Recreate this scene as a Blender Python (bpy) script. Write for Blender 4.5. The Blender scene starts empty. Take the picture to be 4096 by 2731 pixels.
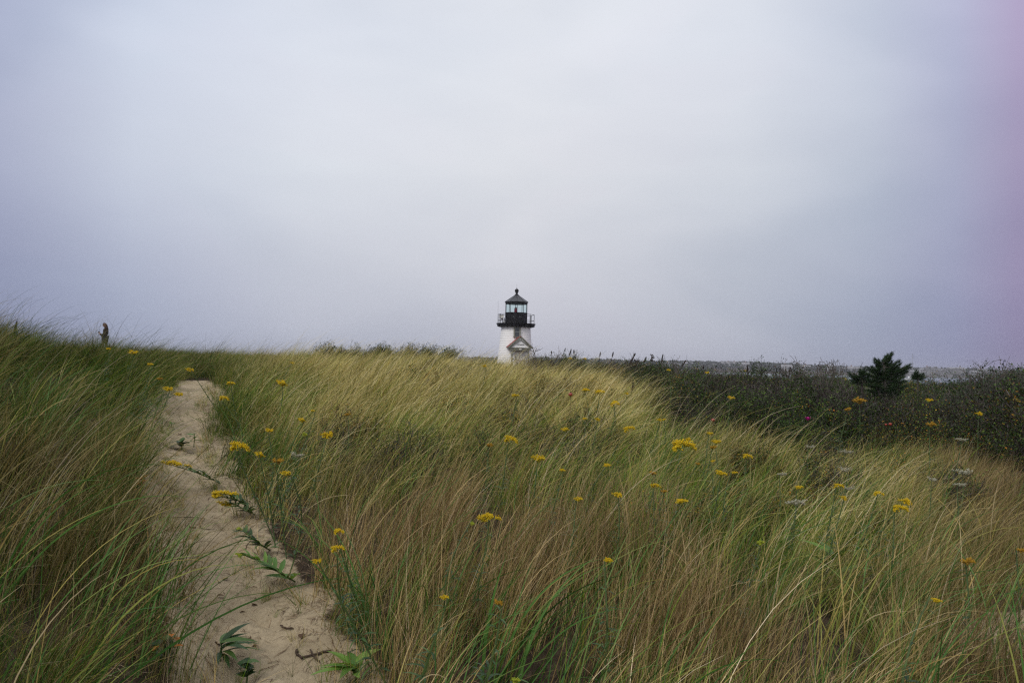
import bpy, math, random
import numpy as np
from mathutils import Matrix, Vector, Euler

rng = np.random.default_rng(7)
random.seed(7)
S = bpy.context.scene
COL = S.collection
R = math.radians

# ------------------------------------------------------------------ camera
EYE = np.array([0.0, 0.0, 1.6])
F = 3186.0                      # focal length in pixels of the 4096 wide photograph (28 mm on 36 mm)
PITCH, ROLL = math.atan(89.5 / F), 0.0245
cam = bpy.data.cameras.new('camera'); cam.lens = 28.0; cam.sensor_width = 36.0
cam.clip_start = 0.05; cam.clip_end = 9000
camo = bpy.data.objects.new('camera', cam); COL.objects.link(camo)
CM = Matrix.Rotation(math.pi / 2 + PITCH, 4, 'X') @ Matrix.Rotation(ROLL, 4, 'Z')
camo.matrix_world = Matrix.Translation(Vector(EYE)) @ CM
S.camera = camo
cam.dof.use_dof = False

# ------------------------------------------------------------------ sky, sun, exposure
SUN_EL, SUN_AZ = R(46), R(222)          # soft sun behind the cloud deck, behind the viewer's left shoulder
w = bpy.data.worlds.new('World'); S.world = w; w.use_nodes = True
nt = w.node_tree; nt.nodes.clear()
def N(t, kind, **kw):
    n = t.nodes.new(kind)
    for k, v in kw.items(): setattr(n, k, v)
    return n
def lk(t, a, b): t.links.new(a, b)
def mth(t, op, a, b=None, clamp=False):
    n = N(t, 'ShaderNodeMath', operation=op, use_clamp=clamp)
    for i, v in enumerate((a, b)):
        if v is None: continue
        if isinstance(v, (int, float)): n.inputs[i].default_value = v
        else: lk(t, v, n.inputs[i])
    return n.outputs[0]
def mixc(t, f, a, b, mode='MIX'):
    n = N(t, 'ShaderNodeMix', data_type='RGBA', blend_type=mode)
    for i, v in ((0, f), (6, a), (7, b)):
        if isinstance(v, (int, float)): n.inputs[i].default_value = v
        elif isinstance(v, tuple): n.inputs[i].default_value = (*v, 1) if len(v) == 3 else v
        else: lk(t, v, n.inputs[i])
    return n.outputs[2]
def ramp(t, f, stops, interp='LINEAR'):
    n = N(t, 'ShaderNodeValToRGB'); cr = n.color_ramp; cr.interpolation = interp
    while len(cr.elements) < len(stops): cr.elements.new(0.5)
    for e, (p, c) in zip(cr.elements, stops): e.position = p; e.color = (*c, 1) if len(c) == 3 else c
    lk(t, f, n.inputs[0]); return n.outputs[0]
def noise(t, vec, scale, detail=3, rough=.5, dist=0.0):
    n = N(t, 'ShaderNodeTexNoise'); n.inputs['Scale'].default_value = scale
    n.inputs['Detail'].default_value = detail; n.inputs['Roughness'].default_value = rough
    n.inputs['Distortion'].default_value = dist
    if vec is not None: lk(t, vec, n.inputs['Vector'])
    return n.outputs['Fac']

sky = N(nt, 'ShaderNodeTexSky', sky_type='NISHITA', sun_disc=False, sun_elevation=SUN_EL, sun_rotation=SUN_AZ)
tc = N(nt, 'ShaderNodeTexCoord'); sep = N(nt, 'ShaderNodeSeparateXYZ'); lk(nt, tc.outputs['Generated'], sep.inputs[0])
el = mth(nt, 'MULTIPLY', mth(nt, 'ARCSINE', sep.outputs['Z']), 180 / math.pi)
az = mth(nt, 'MULTIPLY', mth(nt, 'ARCTAN2', sep.outputs['X'], sep.outputs['Y']), 180 / math.pi)
# cloud deck brightness by elevation (linear)
deck = ramp(nt, mth(nt, 'DIVIDE', mth(nt, 'ADD', el, 2), 62, True), [
    (0.0, (.460, .470, .565)), (.035, (.495, .502, .592)), (.135, (.628, .632, .695)), (.25, (.738, .752, .800)),
    (.39, (.805, .823, .885)), (1.0, (.80, .815, .86))])
# long soft streaks of cloud
mp = N(nt, 'ShaderNodeMapping'); lk(nt, tc.outputs['Generated'], mp.inputs[0]); mp.inputs['Scale'].default_value = (1.0, 1.0, 2.3)
mp.inputs['Rotation'].default_value = (0, R(-13), 0); mp.inputs['Location'].default_value = (.35, 0, .2)
n1 = noise(nt, mp.outputs[0], 2.1, 3, .45, .5)
st = ramp(nt, n1, [(.28, (.80, .835, .87)), (.48, (.975, .985, .985)), (.74, (1.06, 1.055, 1.045))], 'B_SPLINE')
c = mixc(nt, 1.0, deck, st, 'MULTIPLY')
mp2 = N(nt, 'ShaderNodeMapping'); lk(nt, tc.outputs['Generated'], mp2.inputs[0]); mp2.inputs['Scale'].default_value = (1.6, 1.6, 5)
mp2.inputs['Rotation'].default_value = (0, R(6), 0)
n2 = noise(nt, mp2.outputs[0], 2.2, 4, .5, .2)
c = mixc(nt, 1.0, c, ramp(nt, n2, [(.25, (.955, .955, .965)), (.75, (1.045, 1.045, 1.035))]), 'MULTIPLY')
# bluer and dimmer to the left, violet towards the right
tint = ramp(nt, mth(nt, 'DIVIDE', mth(nt, 'ADD', az, 60), 120, True), [
    (0.0, (.55, .58, .74)), (.215, (.57, .60, .75)), (.285, (.83, .875, .955)), (.375, (.96, .98, 1.005)), (.50, (1.02, 1.015, 1.01)), (.635, (.925, .94, .96)),
    (.70, (.77, .80, .87)), (.742, (.66, .655, .80)), (.770, (.61, .50, .685)), (1.0, (.61, .50, .685))])
# the tint lasts all round only as a mild average behind the viewer
back = mth(nt, 'MULTIPLY', mth(nt, 'ABSOLUTE', az), 1 / 180.0)
backf = N(nt, 'ShaderNodeMapRange', interpolation_type='SMOOTHSTEP'); lk(nt, back, backf.inputs[0])
backf.inputs[1].default_value = .35; backf.inputs[2].default_value = .75
tint = mixc(nt, backf.outputs[0], tint, (1.0, .98, .97))
hi = N(nt, 'ShaderNodeMapRange', interpolation_type='SMOOTHSTEP'); lk(nt, el, hi.inputs[0])
hi.inputs[1].default_value = 26; hi.inputs[2].default_value = 60
tint = mixc(nt, hi.outputs[0], tint, (1.0, .98, .97))
c = mixc(nt, 1.0, c, tint, 'MULTIPLY')
lo_ = N(nt, 'ShaderNodeMapRange', interpolation_type='SMOOTHSTEP'); lk(nt, el, lo_.inputs[0]); lo_.inputs[1].default_value = 15; lo_.inputs[2].default_value = 0
le_ = N(nt, 'ShaderNodeMapRange', interpolation_type='SMOOTHSTEP'); lk(nt, mth(nt, 'ABSOLUTE', az), le_.inputs[0]); le_.inputs[1].default_value = 12; le_.inputs[2].default_value = 30
c = mixc(nt, mth(nt, 'MULTIPLY', lo_.outputs[0], le_.outputs[0]), c, mixc(nt, 1.0, c, (.76, .79, .87), 'MULTIPLY'))
c10 = mixc(nt, 1.0, c, (10, 10, 10), 'MULTIPLY')
fin = mixc(nt, 0.96, sky.outputs[0], c10)       # thin places let a little of the clear sky through
bg = N(nt, 'ShaderNodeBackground'); bg.inputs['Strength'].default_value = 0.1; lk(nt, fin, bg.inputs['Color'])
lk(nt, bg.outputs[0], N(nt, 'ShaderNodeOutputWorld').inputs[0])

sl = bpy.data.lights.new('sun', 'SUN'); sl.energy = 1.4; sl.angle = R(18); sl.color = (1.0, .955, .90)
so = bpy.data.objects.new('sun', sl); COL.objects.link(so)
sd = Vector((math.sin(SUN_AZ) * math.cos(SUN_EL), math.cos(SUN_AZ) * math.cos(SUN_EL), math.sin(SUN_EL)))
so.rotation_euler = sd.to_track_quat('Z', 'Y').to_euler(); so.location = (0, -20, 40)
S.view_settings.view_transform = 'Standard'; S.view_settings.look = 'None'
S.view_settings.exposure = 0.0; S.view_settings.gamma = 1.0; S.view_settings.use_curve_mapping = False
S.render.engine = 'CYCLES'
S.cycles.use_denoising = False
S.cycles.max_bounces = 6; S.cycles.diffuse_bounces = 2; S.cycles.glossy_bounces = 2
S.cycles.transmission_bounces = 4; S.cycles.transparent_max_bounces = 8; S.cycles.volume_bounces = 0
S.cycles.filter_width = 1.3

# ------------------------------------------------------------------ terrain shape
def rot(px, py):
    v = CM.to_3x3() @ Vector(((px - 2048) / F, -(py - 1365.5) / F, -1)); return np.array(v) / v.y
CP = [(1100,4,.02),(900,5.5,.22),(790,7,.42),(740,9,.68),(750,11,.95),(770,12.8,1.08),(760,13.6,1.10),
 (300,3,.12),(100,4,.32),(400,5,.4),(100,6,.75),(350,7,.75),(100,8.5,1.05),(400,9,.95),(600,9,.85),
 (0,11,1.54),(300,11.5,1.34),(550,12,1.18),(640,13,1.04),(-600,10,1.72),(-600,5,.8),(-1500,8,1.2),
 (800,15,1.0),(950,16,1.0),(1100,17,1.03),(1400,20,1.28),(1800,21,1.22),(2060,21,.98),(2400,22,1.02),(2700,22,.85),
 (1100,6,.3),(1100,9,.62),(1100,13,.98),(1400,4,0),(1500,8,.5),(1500,12,.9),(1500,16,1.10),(2048,3,0),(2048,6,.2),
 (2048,10,.6),(2048,14,.95),(2048,18,.98),(2500,6,.12),(2500,10,.48),(2500,14,.8),(2500,18,.92),
 (3000,4,0),(3000,8,.2),(3000,12,.42),(3000,18,.55),(3000,25,.55),(3500,4,0),(3500,10,.2),(3500,18,.38),(3500,28,.4),
 (4000,5,0),(4000,10,.12),(4000,20,.4),(4600,8,.1),(4600,20,.4),(4600,45,.2),
 (400,24,1.1),(400,43,1.55),(1100,30,1.05),(1500,40,.85),(2060,40,.75),(2060,80,1.0),(1000,80,.8),(400,80,1.0),(-600,40,1.2),
 (-600,90,.8),(2600,80,.2),(3000,45,.2),(3700,40,.2),(3700,60,-.6),(3100,70,-.8),(2500,60,.4),(4600,70,-1)]
cpx = np.array([((p - 2048) / F * Y, Y) for p, Y, z in CP] + [(x, y) for x in (-20, -8, 0, 8, 20) for y in (-4, -25)])
cpz = np.array([z for _, _, z in CP] + [.2, 0, 0, 0, 0, .0, 0, 0, 0, .1])
def phi(r2): return np.sqrt(r2 + 2.2)
A_ = phi(((cpx[:, None] - cpx[None]) ** 2).sum(-1)) + np.eye(len(cpx)) * -0.02
P_ = np.c_[np.ones(len(cpx))]
K_ = np.block([[A_, P_], [P_.T, np.zeros((1, 1))]])
W_ = np.linalg.solve(K_, np.r_[cpz, 0])
def sst(a, b, x):
    t = np.clip((x - a) / (b - a), 0, 1); return t * t * (3 - 2 * t)
def vnoise(x, y, s, seed=0):
    """cheap smooth value noise, -1..1"""
    x = np.asarray(x) * s + seed * 17.3; y = np.asarray(y) * s - seed * 9.1
    xi = np.floor(x); yi = np.floor(y); fx = x - xi; fy = y - yi
    def h(a, b):
        v = np.sin(a * 127.1 + b * 311.7 + seed * 74.7) * 43758.5453; return v - np.floor(v)
    ux = fx * fx * (3 - 2 * fx); uy = fy * fy * (3 - 2 * fy)
    return 2 * ((h(xi, yi) * (1 - ux) + h(xi + 1, yi) * ux) * (1 - uy) + (h(xi, yi + 1) * (1 - ux) + h(xi + 1, yi + 1) * ux) * uy) - 1
def base_h(x, y):
    x = np.atleast_1d(np.asarray(x, float)); y = np.atleast_1d(np.asarray(y, float))
    xc = np.clip(x, -60, 60); yc = np.clip(y, -25, 110)
    r2 = (xc[:, None] - cpx[None, :, 0]) ** 2 + (yc[:, None] - cpx[None, :, 1]) ** 2
    z = np.clip(phi(r2) @ W_[:-1] + W_[-1], -1.2, 2.2)
    shore = sst(88, 125, y + .45 * np.clip(x, 0, 200) + .1 * np.clip(-x, 0, 400))
    z = z * (1 - shore) - 5.5 * shore
    far = sst(862, 884, y + 14 * vnoise(x, y, .006, 3))
    z = z * (1 - far) + far * (1.2 + 3.2 * sst(885, 990, y) + 1.2 * vnoise(x, y, .008, 5))
    return z
def rays(px, py, h=0.0, ymax=70):
    """ground point seen at a pixel, h metres above the ground"""
    d = rot(px, py)
    Y = np.linspace(1.5, ymax, 1400)
    z = EYE[2] + d[2] * Y
    g = ground_h(d[0] * Y, Y) + h
    k = np.argmax(z <= g)
    if not (z <= g).any(): k = np.argmin(z - g)
    return np.array([d[0] * Y[k], Y[k], g[k] - h])
def at(px, py, Y):
    d = rot(px, py); return np.array([d[0] * Y, Y, EYE[2] + d[2] * Y])
ground_h = base_h
# the sandy path: centre and half width
PATH = [(1180,2900,330),(1110,2731,290),(1040,2600,250),(950,2400,190),(865,2220,165),(815,2050,150),(752,1900,118),(722,1780,118),(735,1680,100),
        (762,1600,85),(775,1550,78),(778,1528,62)]
pc = []
for px, py, hw in PATH:
    p = rays(px, py); pc.append((p[0], p[1], hw / F * p[1]))
pc = [(pc[0][0] + .1, .8, .55)] + pc
pc = np.array(pc)
pcf = np.array([[np.interp(t, np.arange(len(pc)), pc[:, k]) for k in range(3)] for t in np.linspace(0, len(pc) - 1, 160)])
WIDE = []
for px_, py_, r_ in ((610, 1705, .17), (660, 1640, .12), (650, 1790, .15), (900, 1760, .10), (1130, 2480, .12)):
    p_ = rays(px_, py_); WIDE.append((p_[0], p_[1], r_))
def path_d(x, y):
    """signed distance beyond the path's edge (negative inside)"""
    x = np.asarray(x); y = np.asarray(y); out = np.full(x.shape, 9.0)
    near = (np.abs(x) < 12) & (y < 18) & (y > -2)
    if near.any():
        xx = x[near] + .05 * vnoise(x[near], y[near], 2.3, 1); yy = y[near]
        d = np.sqrt((xx[:, None] - pcf[:, 0]) ** 2 + (yy[:, None] - pcf[:, 1]) ** 2) - pcf[:, 2]
        out[near] = d.min(1) + .06 * vnoise(x[near], y[near], 1.7, 2) + .03 * vnoise(x[near], y[near], 6, 3)
    w2 = (np.abs(x) < 12) & (y < 18)
    for (wx, wy, wr) in WIDE: out[w2] = np.minimum(out[w2], np.hypot(x[w2] - wx, (y[w2] - wy) * .7) - wr + .12 * vnoise(x[w2], y[w2], 3.1, 15))
    return out
SP = rays(4230, 2670)      # bare sand at the lower right
def patch_d(x, y):
    d = np.hypot((x - SP[0] - .33) / 1.0, (y - SP[1] + .05) / 1.15) - .62
    return d + .10 * vnoise(x, y, 2.1, 4) + .05 * vnoise(x, y, 6, 5)
def sand_d(x, y): return np.minimum(path_d(x, y), patch_d(x, y))
_fr = np.random.default_rng(12); FEET = []
for k_ in range(60):
    q_ = _fr.uniform(18, 155); i_ = int(q_); c_ = pcf[i_]; nx_ = pcf[min(i_ + 1, 159)][:2] - pcf[max(i_ - 1, 0)][:2]; an_ = math.atan2(nx_[1], nx_[0]) + _fr.normal(0, .25)
    FEET.append((c_[0] + _fr.uniform(-.7, .7) * c_[2], c_[1] + _fr.uniform(-.1, .1), an_, _fr.uniform(.022, .045)))
def foot(x, y):
    o_ = np.zeros(np.shape(x)); m_ = (np.abs(x) < 6) & (y > 1) & (y < 15)
    if m_.any():
        xx, yy = x[m_], y[m_]; a = np.zeros(xx.shape)
        for fx_, fy_, an_, dp_ in FEET:
            dx, dy = xx - fx_, yy - fy_; u1 = (dx * math.cos(an_) + dy * math.sin(an_)) / .14; u2 = (-dx * math.sin(an_) + dy * math.cos(an_)) / .055
            r2 = u1 ** 2 + u2 ** 2; a = a + dp_ * (np.exp(-r2 ** 1.5) - .35 * np.exp(-((np.sqrt(r2) - 1.35) / .3) ** 2))
        o_[m_] = a
    return o_
def ground_h(x, y):
    x = np.atleast_1d(np.asarray(x, float)); y = np.atleast_1d(np.asarray(y, float))
    z = base_h(x, y)
    near = sst(40, 15, np.abs(y)) 
    z = z + near * (.05 * vnoise(x, y, .7, 6) + .02 * vnoise(x, y, 2.1, 7))
    sd_ = sand_d(x, y)
    k = sst(.12, -.18, sd_)
    z = z - .07 * k
    z = z + k * (.024 * vnoise(x, y, 3.3, 8) + .017 * vnoise(x, y, 6.5, 9) + .007 * vnoise(x, y, 13, 10)) - k * foot(x, y)
    return z
def gh(x, y): return float(ground_h(x, y)[0])

# ------------------------------------------------------------------ materials
def mat(name, rough=.8, spec=.3):
    m = bpy.data.materials.new(name); m.use_nodes = True; t = m.node_tree; b = t.nodes['Principled BSDF']
    b.inputs['Roughness'].default_value = rough; b.inputs['Specular IOR Level'].default_value = spec
    return m, t, b
def bump(t, b, h, strength, dist):
    n = N(t, 'ShaderNodeBump'); n.inputs['Strength'].default_value = strength; n.inputs['Distance'].default_value = dist
    lk(t, h, n.inputs['Height']); lk(t, n.outputs[0], b.inputs['Normal'])
def worn(name, col, rough=.6, var=.25, scale=6, spec=.3, metal=0, bmp=.15):
    m, t, b = mat(name, rough, spec); g = N(t, 'ShaderNodeTexCoord').outputs['Object']
    f = noise(t, g, scale, 4, .6)
    lo = tuple(max(0, v * (1 - var)) for v in col); hi_ = tuple(min(1, v * (1 + var * .6)) for v in col)
    lk(t, ramp(t, f, [(.3, lo), (.7, hi_)]), b.inputs['Base Color']); b.inputs['Metallic'].default_value = metal
    if bmp: bump(t, b, noise(t, g, scale * 8, 3), bmp, .01)
    return m
def attr(t, name, kind='GEOMETRY'):
    n = N(t, 'ShaderNodeAttribute', attribute_type=kind, attribute_name=name); return n.outputs['Fac']
def leafy(name, colfn, trans=.3, rough=.55, spec=.25):
    m, t, b = mat(name, rough, spec); cc = colfn(t)
    lk(t, cc, b.inputs['Base Color'])
    tr = N(t, 'ShaderNodeBsdfTranslucent'); lk(t, mixc(t, 1.0, cc, (1.15, 1.1, .75), 'MULTIPLY'), tr.inputs[0])
    mx = N(t, 'ShaderNodeMixShader'); mx.inputs[0].default_value = trans
    lk(t, b.outputs[0], mx.inputs[1]); lk(t, tr.outputs[0], mx.inputs[2])
    lk(t, mx.outputs[0], t.nodes['Material Output'].inputs[0])
    return m
GREEN = [(0, (.014, .040, .006)), (.3, (.060, .140, .012)), (.55, (.170, .275, .020)), (.8, (.080, .190, .050)), (1, (.40, .41, .05))]
STRAW = [(0, (.13, .105, .030)), (.3, (.32, .27, .080)), (.6, (.52, .45, .170)), (.85, (.66, .57, .29)), (.94, (.56, .32, .03)), (1, (.76, .68, .46))]
BROWN = [(0, (.085, .045, .022)), (.35, (.22, .138, .064)), (.65, (.35, .235, .110)), (.9, (.48, .35, .18)), (1, (.64, .52, .38))]
def grasscol(t):
    r1, r2 = attr(t, 'r1'), attr(t, 'r2'); tt = attr(t, 't')
    dry, tone, lum = attr(t, 'dry', 'INSTANCER'), attr(t, 'tone', 'INSTANCER'), attr(t, 'lum', 'INSTANCER')
    g = ramp(t, r2, GREEN); s = ramp(t, r2, STRAW); b = ramp(t, r2, BROWN)
    d = mixc(t, tone, s, b)
    # blades turn dry from the tip down
    k = mth(t, 'ADD', dry, mth(t, 'MULTIPLY', mth(t, 'POWER', tt, 3.0), .35))
    sel = mth(t, 'MULTIPLY', mth(t, 'SUBTRACT', mth(t, 'ADD', k, .08), r1), 6.0, True)
    c_ = mixc(t, sel, g, d)
    v = N(t, 'ShaderNodeCombineXYZ')
    for i in range(3): lk(t, lum, v.inputs[i])
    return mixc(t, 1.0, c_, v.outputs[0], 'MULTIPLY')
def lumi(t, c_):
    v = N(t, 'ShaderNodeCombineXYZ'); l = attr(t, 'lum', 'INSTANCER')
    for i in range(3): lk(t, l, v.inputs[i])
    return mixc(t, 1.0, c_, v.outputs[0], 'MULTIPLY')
M = {}
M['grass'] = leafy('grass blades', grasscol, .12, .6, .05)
def plain_leaf(stops, a='r1'):
    return lambda t: ramp(t, attr(t, a), stops)
M['longblade'] = leafy('long green blades', plain_leaf([(0, (.035, .10, .020)), (.5, (.08, .18, .035)), (.75, (.11, .22, .06)), (.86, (.26, .27, .06)), (.93, (.42, .30, .10)), (1, (.50, .41, .24))]), .15, .5, .12)
M['goldleaf'] = leafy('dark lance leaves', plain_leaf([(0, (.022, .055, .016)), (.6, (.045, .100, .025)), (1, (.085, .160, .035))]), .25, .45, .4)
M['brightleaf'] = leafy('fresh green leaves', plain_leaf([(0, (.08, .18, .03)), (1, (.17, .31, .05))]), .3, .45, .4)
M['stem'] = worn('green stem', (.07, .11, .03), .6, .3, 30, bmp=0)
M['yellow'] = leafy('goldenrod florets', plain_leaf([(0, (.50, .33, .015)), (.6, (.78, .56, .02)), (.9, (.70, .58, .05)), (1, (.42, .42, .06))]), .2, .7, .1)
M['bud'] = leafy('green goldenrod buds', plain_leaf([(0, (.25, .35, .04)), (.7, (.45, .50, .05)), (1, (.60, .55, .05))]), .2, .7, .1)
M['ochre'] = leafy('fading florets', plain_leaf([(0, (.38, .20, .02)), (.6, (.55, .33, .03)), (1, (.40, .28, .07))]), .2, .7, .1)
M['white'] = leafy('white florets', plain_leaf([(0, (.28, .27, .18)), (.5, (.52, .51, .42)), (1, (.34, .32, .20))]), .2, .7, .1)
M['roseleaf'] = leafy('thicket leaves', lambda t: lumi(t, mixc(t, mth(t, 'MULTIPLY', mth(t, 'SUBTRACT', mth(t, 'ADD', attr(t, 'turn', 'INSTANCER'), -.02), attr(t, 'r1')), 12.0, True),
        ramp(t, attr(t, 'r2'), [(0, (.010, .022, .006)), (.5, (.030, .064, .012)), (.85, (.070, .120, .020)), (1, (.13, .19, .03))]),
        ramp(t, attr(t, 'r2'), [(0, (.10, .040, .018)), (.4, (.20, .135, .022)), (.75, (.33, .23, .03)), (1, (.42, .15, .025))]))), .18, .55, .12)
M['twig'] = leafy('grey twigs', plain_leaf([(0, (.026, .020, .018)), (.7, (.072, .058, .054)), (1, (.17, .15, .14))], 'r2'), 0.0, .85, .1)
M['bark'] = worn('grey bark', (.11, .092, .08), .9, .4, 14, bmp=.3)
M['seedhead'] = worn('dry dark seed heads', (.045, .032, .024), .95, .5, 40, bmp=.5)
M['cedar'] = leafy('cedar foliage', plain_leaf([(0, (.012, .026, .012)), (.6, (.026, .055, .020)), (1, (.050, .088, .026))]), .12, .6, .2)
M['hip'] = worn('red rose hip', (.30, .035, .02), .35, .3, 30, .5, bmp=0)
M['magenta'] = worn('magenta petals', (.62, .02, .30), .6, .2, 30, bmp=0)
M['orange'] = leafy('orange autumn leaves', plain_leaf([(0, (.45, .11, .02)), (.5, (.50, .24, .03)), (1, (.42, .34, .04))]), .25, .5, .3)
M['litter'] = leafy('dead grass litter', plain_leaf([(0, (.07, .045, .03)), (.4, (.16, .105, .065)), (.75, (.30, .22, .14)), (1, (.45, .37, .26))]), .1, .8, .1)
M['drift'] = worn('weathered stick', (.075, .05, .036), .9, .4, 30, bmp=.4)

# ground: sand where feet keep it bare, dark litter under the plants
m, t, b = mat('sand and litter', .95, .15)
g = N(t, 'ShaderNodeTexCoord').outputs['Object']
sa = attr(t, 'sand')
n_a, n_b, n_c = noise(t, g, 1.6, 4, .6), noise(t, g, 28, 5, .65), noise(t, g, 420, 2, .6)
sandc = ramp(t, n_a, [(.3, (.330, .270, .175)), (.55, (.425, .352, .235)), (.75, (.495, .415, .285))])
sandc = mixc(t, 1.0, sandc, ramp(t, n_b, [(.28, (.62, .58, .55)), (.42, (.93, .92, .91)), (.7, (1.08, 1.08, 1.08))]), 'MULTIPLY')
sandc = mixc(t, 1.0, sandc, ramp(t, n_c, [(.3, (.80, .79, .78)), (.7, (1.14, 1.14, 1.14))]), 'MULTIPLY')
litc = ramp(t, noise(t, g, 9, 6, .7), [(.3, (.016, .011, .008)), (.5, (.048, .034, .022)), (.7, (.12, .09, .058))])
edge = mth(t, 'ADD', sa, mth(t, 'MULTIPLY', mth(t, 'SUBTRACT', noise(t, g, 11, 5, .7), .5), .9))
e2 = N(t, 'ShaderNodeMapRange', interpolation_type='SMOOTHSTEP'); lk(t, edge, e2.inputs[0]); e2.inputs[1].default_value = .36; e2.inputs[2].default_value = .62
lk(t, mixc(t, e2.outputs[0], litc, sandc), b.inputs['Base Color'])
hh = mth(t, 'ADD', mth(t, 'MULTIPLY', noise(t, g, 9, 5, .6), 1.0), mth(t, 'MULTIPLY', n_b, .35))
hh = mth(t, 'ADD', hh, mth(t, 'MULTIPLY', n_c, .03))
bump(t, b, hh, .75, .05); M['ground'] = m

m, t, b = mat('harbour water', .22, .5)
g = N(t, 'ShaderNodeTexCoord').outputs['Object']
b.inputs['Base Color'].default_value = (.07, .10, .12, 1)
mpw = N(t, 'ShaderNodeMapping'); mpw.inputs['Scale'].default_value = (.5, 1.2, 1); lk(t, g, mpw.inputs[0])
bump(t, b, noise(t, mpw.outputs[0], .9, 5, .6), .5, .25); M['water'] = m

# ------------------------------------------------------------------ mesh helpers
class MB:
    def __init__(s): s.v = []; s.f = []; s.a = []
    def add(s, vs, fs, val=0.0):
        o = len(s.v); s.v += [tuple(float(q) for q in p) for p in vs]; s.f += [tuple(i + o for i in f) for f in fs]; s.a += [val] * len(vs); return s
    def box(s, c, d, M_=None):
        x, y, z = [q / 2 for q in d]
        vs = [Vector((sx * x, sy * y, sz * z)) + Vector(c) for sx in (-1, 1) for sy in (-1, 1) for sz in (-1, 1)]
        if M_ is not None: vs = [M_ @ p for p in vs]
        return s.add(vs, [(0, 1, 3, 2), (4, 6, 7, 5), (0, 4, 5, 1), (2, 3, 7, 6), (0, 2, 6, 4), (1, 5, 7, 3)])
    def lathe(s, prof, n=24, phase=0.0, cap=True):
        vs = []; fs = []
        for r, z in prof:
            for k in range(n):
                a = phase + 2 * math.pi * k / n; vs.append((r * math.sin(a), -r * math.cos(a), z))
        for i in range(len(prof) - 1):
            for k in range(n):
                fs.append((i * n + k, i * n + (k + 1) % n, (i + 1) * n + (k + 1) % n, (i + 1) * n + k))
        if cap:
            fs.append(tuple(reversed(range(n)))); fs.append(tuple((len(prof) - 1) * n + k for k in range(n)))
        return s.add(vs, fs)
    def tube(s, pts, rad, n=6, val=0.0):
        pts = [Vector(p) for p in pts]; vs = []; fs = []
        rr = rad if isinstance(rad, (list, tuple)) else [rad] * len(pts)
        for i, p in enumerate(pts):
            d = (pts[min(i + 1, len(pts) - 1)] - pts[max(i - 1, 0)])
            if d.length < 1e-9: d = Vector((0, 0, 1))
            d.normalize(); u = d.cross(Vector((.13, .31, .94)) if abs(d.z) < .9 else Vector((1, 0, .1))).normalized(); v = d.cross(u)
            for k in range(n):
                a = 2 * math.pi * k / n; vs.append(p + (u * math.cos(a) + v * math.sin(a)) * rr[i])
        for i in range(len(pts) - 1):
            for k in range(n): fs.append((i * n + k, i * n + (k + 1) % n, (i + 1) * n + (k + 1) % n, (i + 1) * n + k))
        fs.append(tuple(reversed(range(n)))); fs.append(tuple((len(pts) - 1) * n + k for k in range(n)))
        return s.add(vs, fs, val)
    def leaf(s, base, d, up, L, W, fold=.25, curl=.3, n=4, val=0.0):
        base = Vector(base); d = Vector(d).normalized(); up = Vector(up); side = d.cross(up)
        if side.length < 1e-4: side = d.cross(Vector((1, .2, .1)))
        side.normalize(); nn = side.cross(d).normalized(); vs = []; fs = []
        for i in range(n + 1):
            q = i / n; wd = W * .5 * math.sin(math.pi * min(1, (q * .94 + .04)) ** .8) + .0008
            c_ = base + d * (L * q * (1 - .15 * curl * q)) - nn * (L * curl * q * q)
            vs += [c_ - side * wd + nn * wd * fold, c_, c_ + side * wd + nn * wd * fold]
        for i in range(n):
            a = i * 3; fs += [(a, a + 1, a + 4, a + 3), (a + 1, a + 2, a + 5, a + 4)]
        return s.add(vs, fs, val)
    def mesh(s, name, m=None, smooth=False):
        me = bpy.data.meshes.new(name); me.from_pydata(s.v, [], s.f)
        at_ = me.attributes.new('r1', 'FLOAT', 'POINT'); at_.data.foreach_set('value', np.array(s.a, np.float32))
        if m: me.materials.append(M[m] if isinstance(m, str) else m)
        if smooth: me.polygons.foreach_set('use_smooth', [True] * len(me.polygons))
        me.update(); return me
    def build(s, name, m, parent=None, smooth=False):
        return link(name, s.mesh(name, m, smooth), parent)
def link(name, me, parent=None):
    o = bpy.data.objects.new(name, me); COL.objects.link(o)
    if parent is not None: o.parent = parent
    return o
def tag(o, label=None, cat=None, group=None, kind=None):
    if label: o['label'] = label
    if cat: o['category'] = cat
    if group: o['group'] = group
    if kind: o['kind'] = kind
    return o
def thing(name, loc, label, cat, group=None, rz=0.0, scale=1.0):
    o = bpy.data.objects.new(name, None); COL.objects.link(o); o.empty_display_size = .2
    o.location = loc; o.rotation_euler = (0, 0, rz); o.scale = (scale,) * 3
    return tag(o, label, cat, group)
def np_mesh(name, V, Fq, mats, attrs, smooth=False):
    """mesh from numpy quads (n,4)"""
    me = bpy.data.meshes.new(name); nq = len(Fq)
    me.vertices.add(len(V)); me.vertices.foreach_set('co', V.astype(np.float32).ravel())
    me.loops.add(nq * 4); me.loops.foreach_set('vertex_index', Fq.astype(np.int32).ravel())
    me.polygons.add(nq); me.polygons.foreach_set('loop_start', np.arange(0, nq * 4, 4, dtype=np.int32))
    me.polygons.foreach_set('loop_total', np.full(nq, 4, np.int32))
    if smooth: me.polygons.foreach_set('use_smooth', np.ones(nq, bool))
    for k, v in attrs.items():
        a = me.attributes.new(k, 'FLOAT', 'POINT'); a.data.foreach_set('value', v.astype(np.float32))
    me.materials.append(M[mats]); me.update(calc_edges=True); return me

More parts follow.
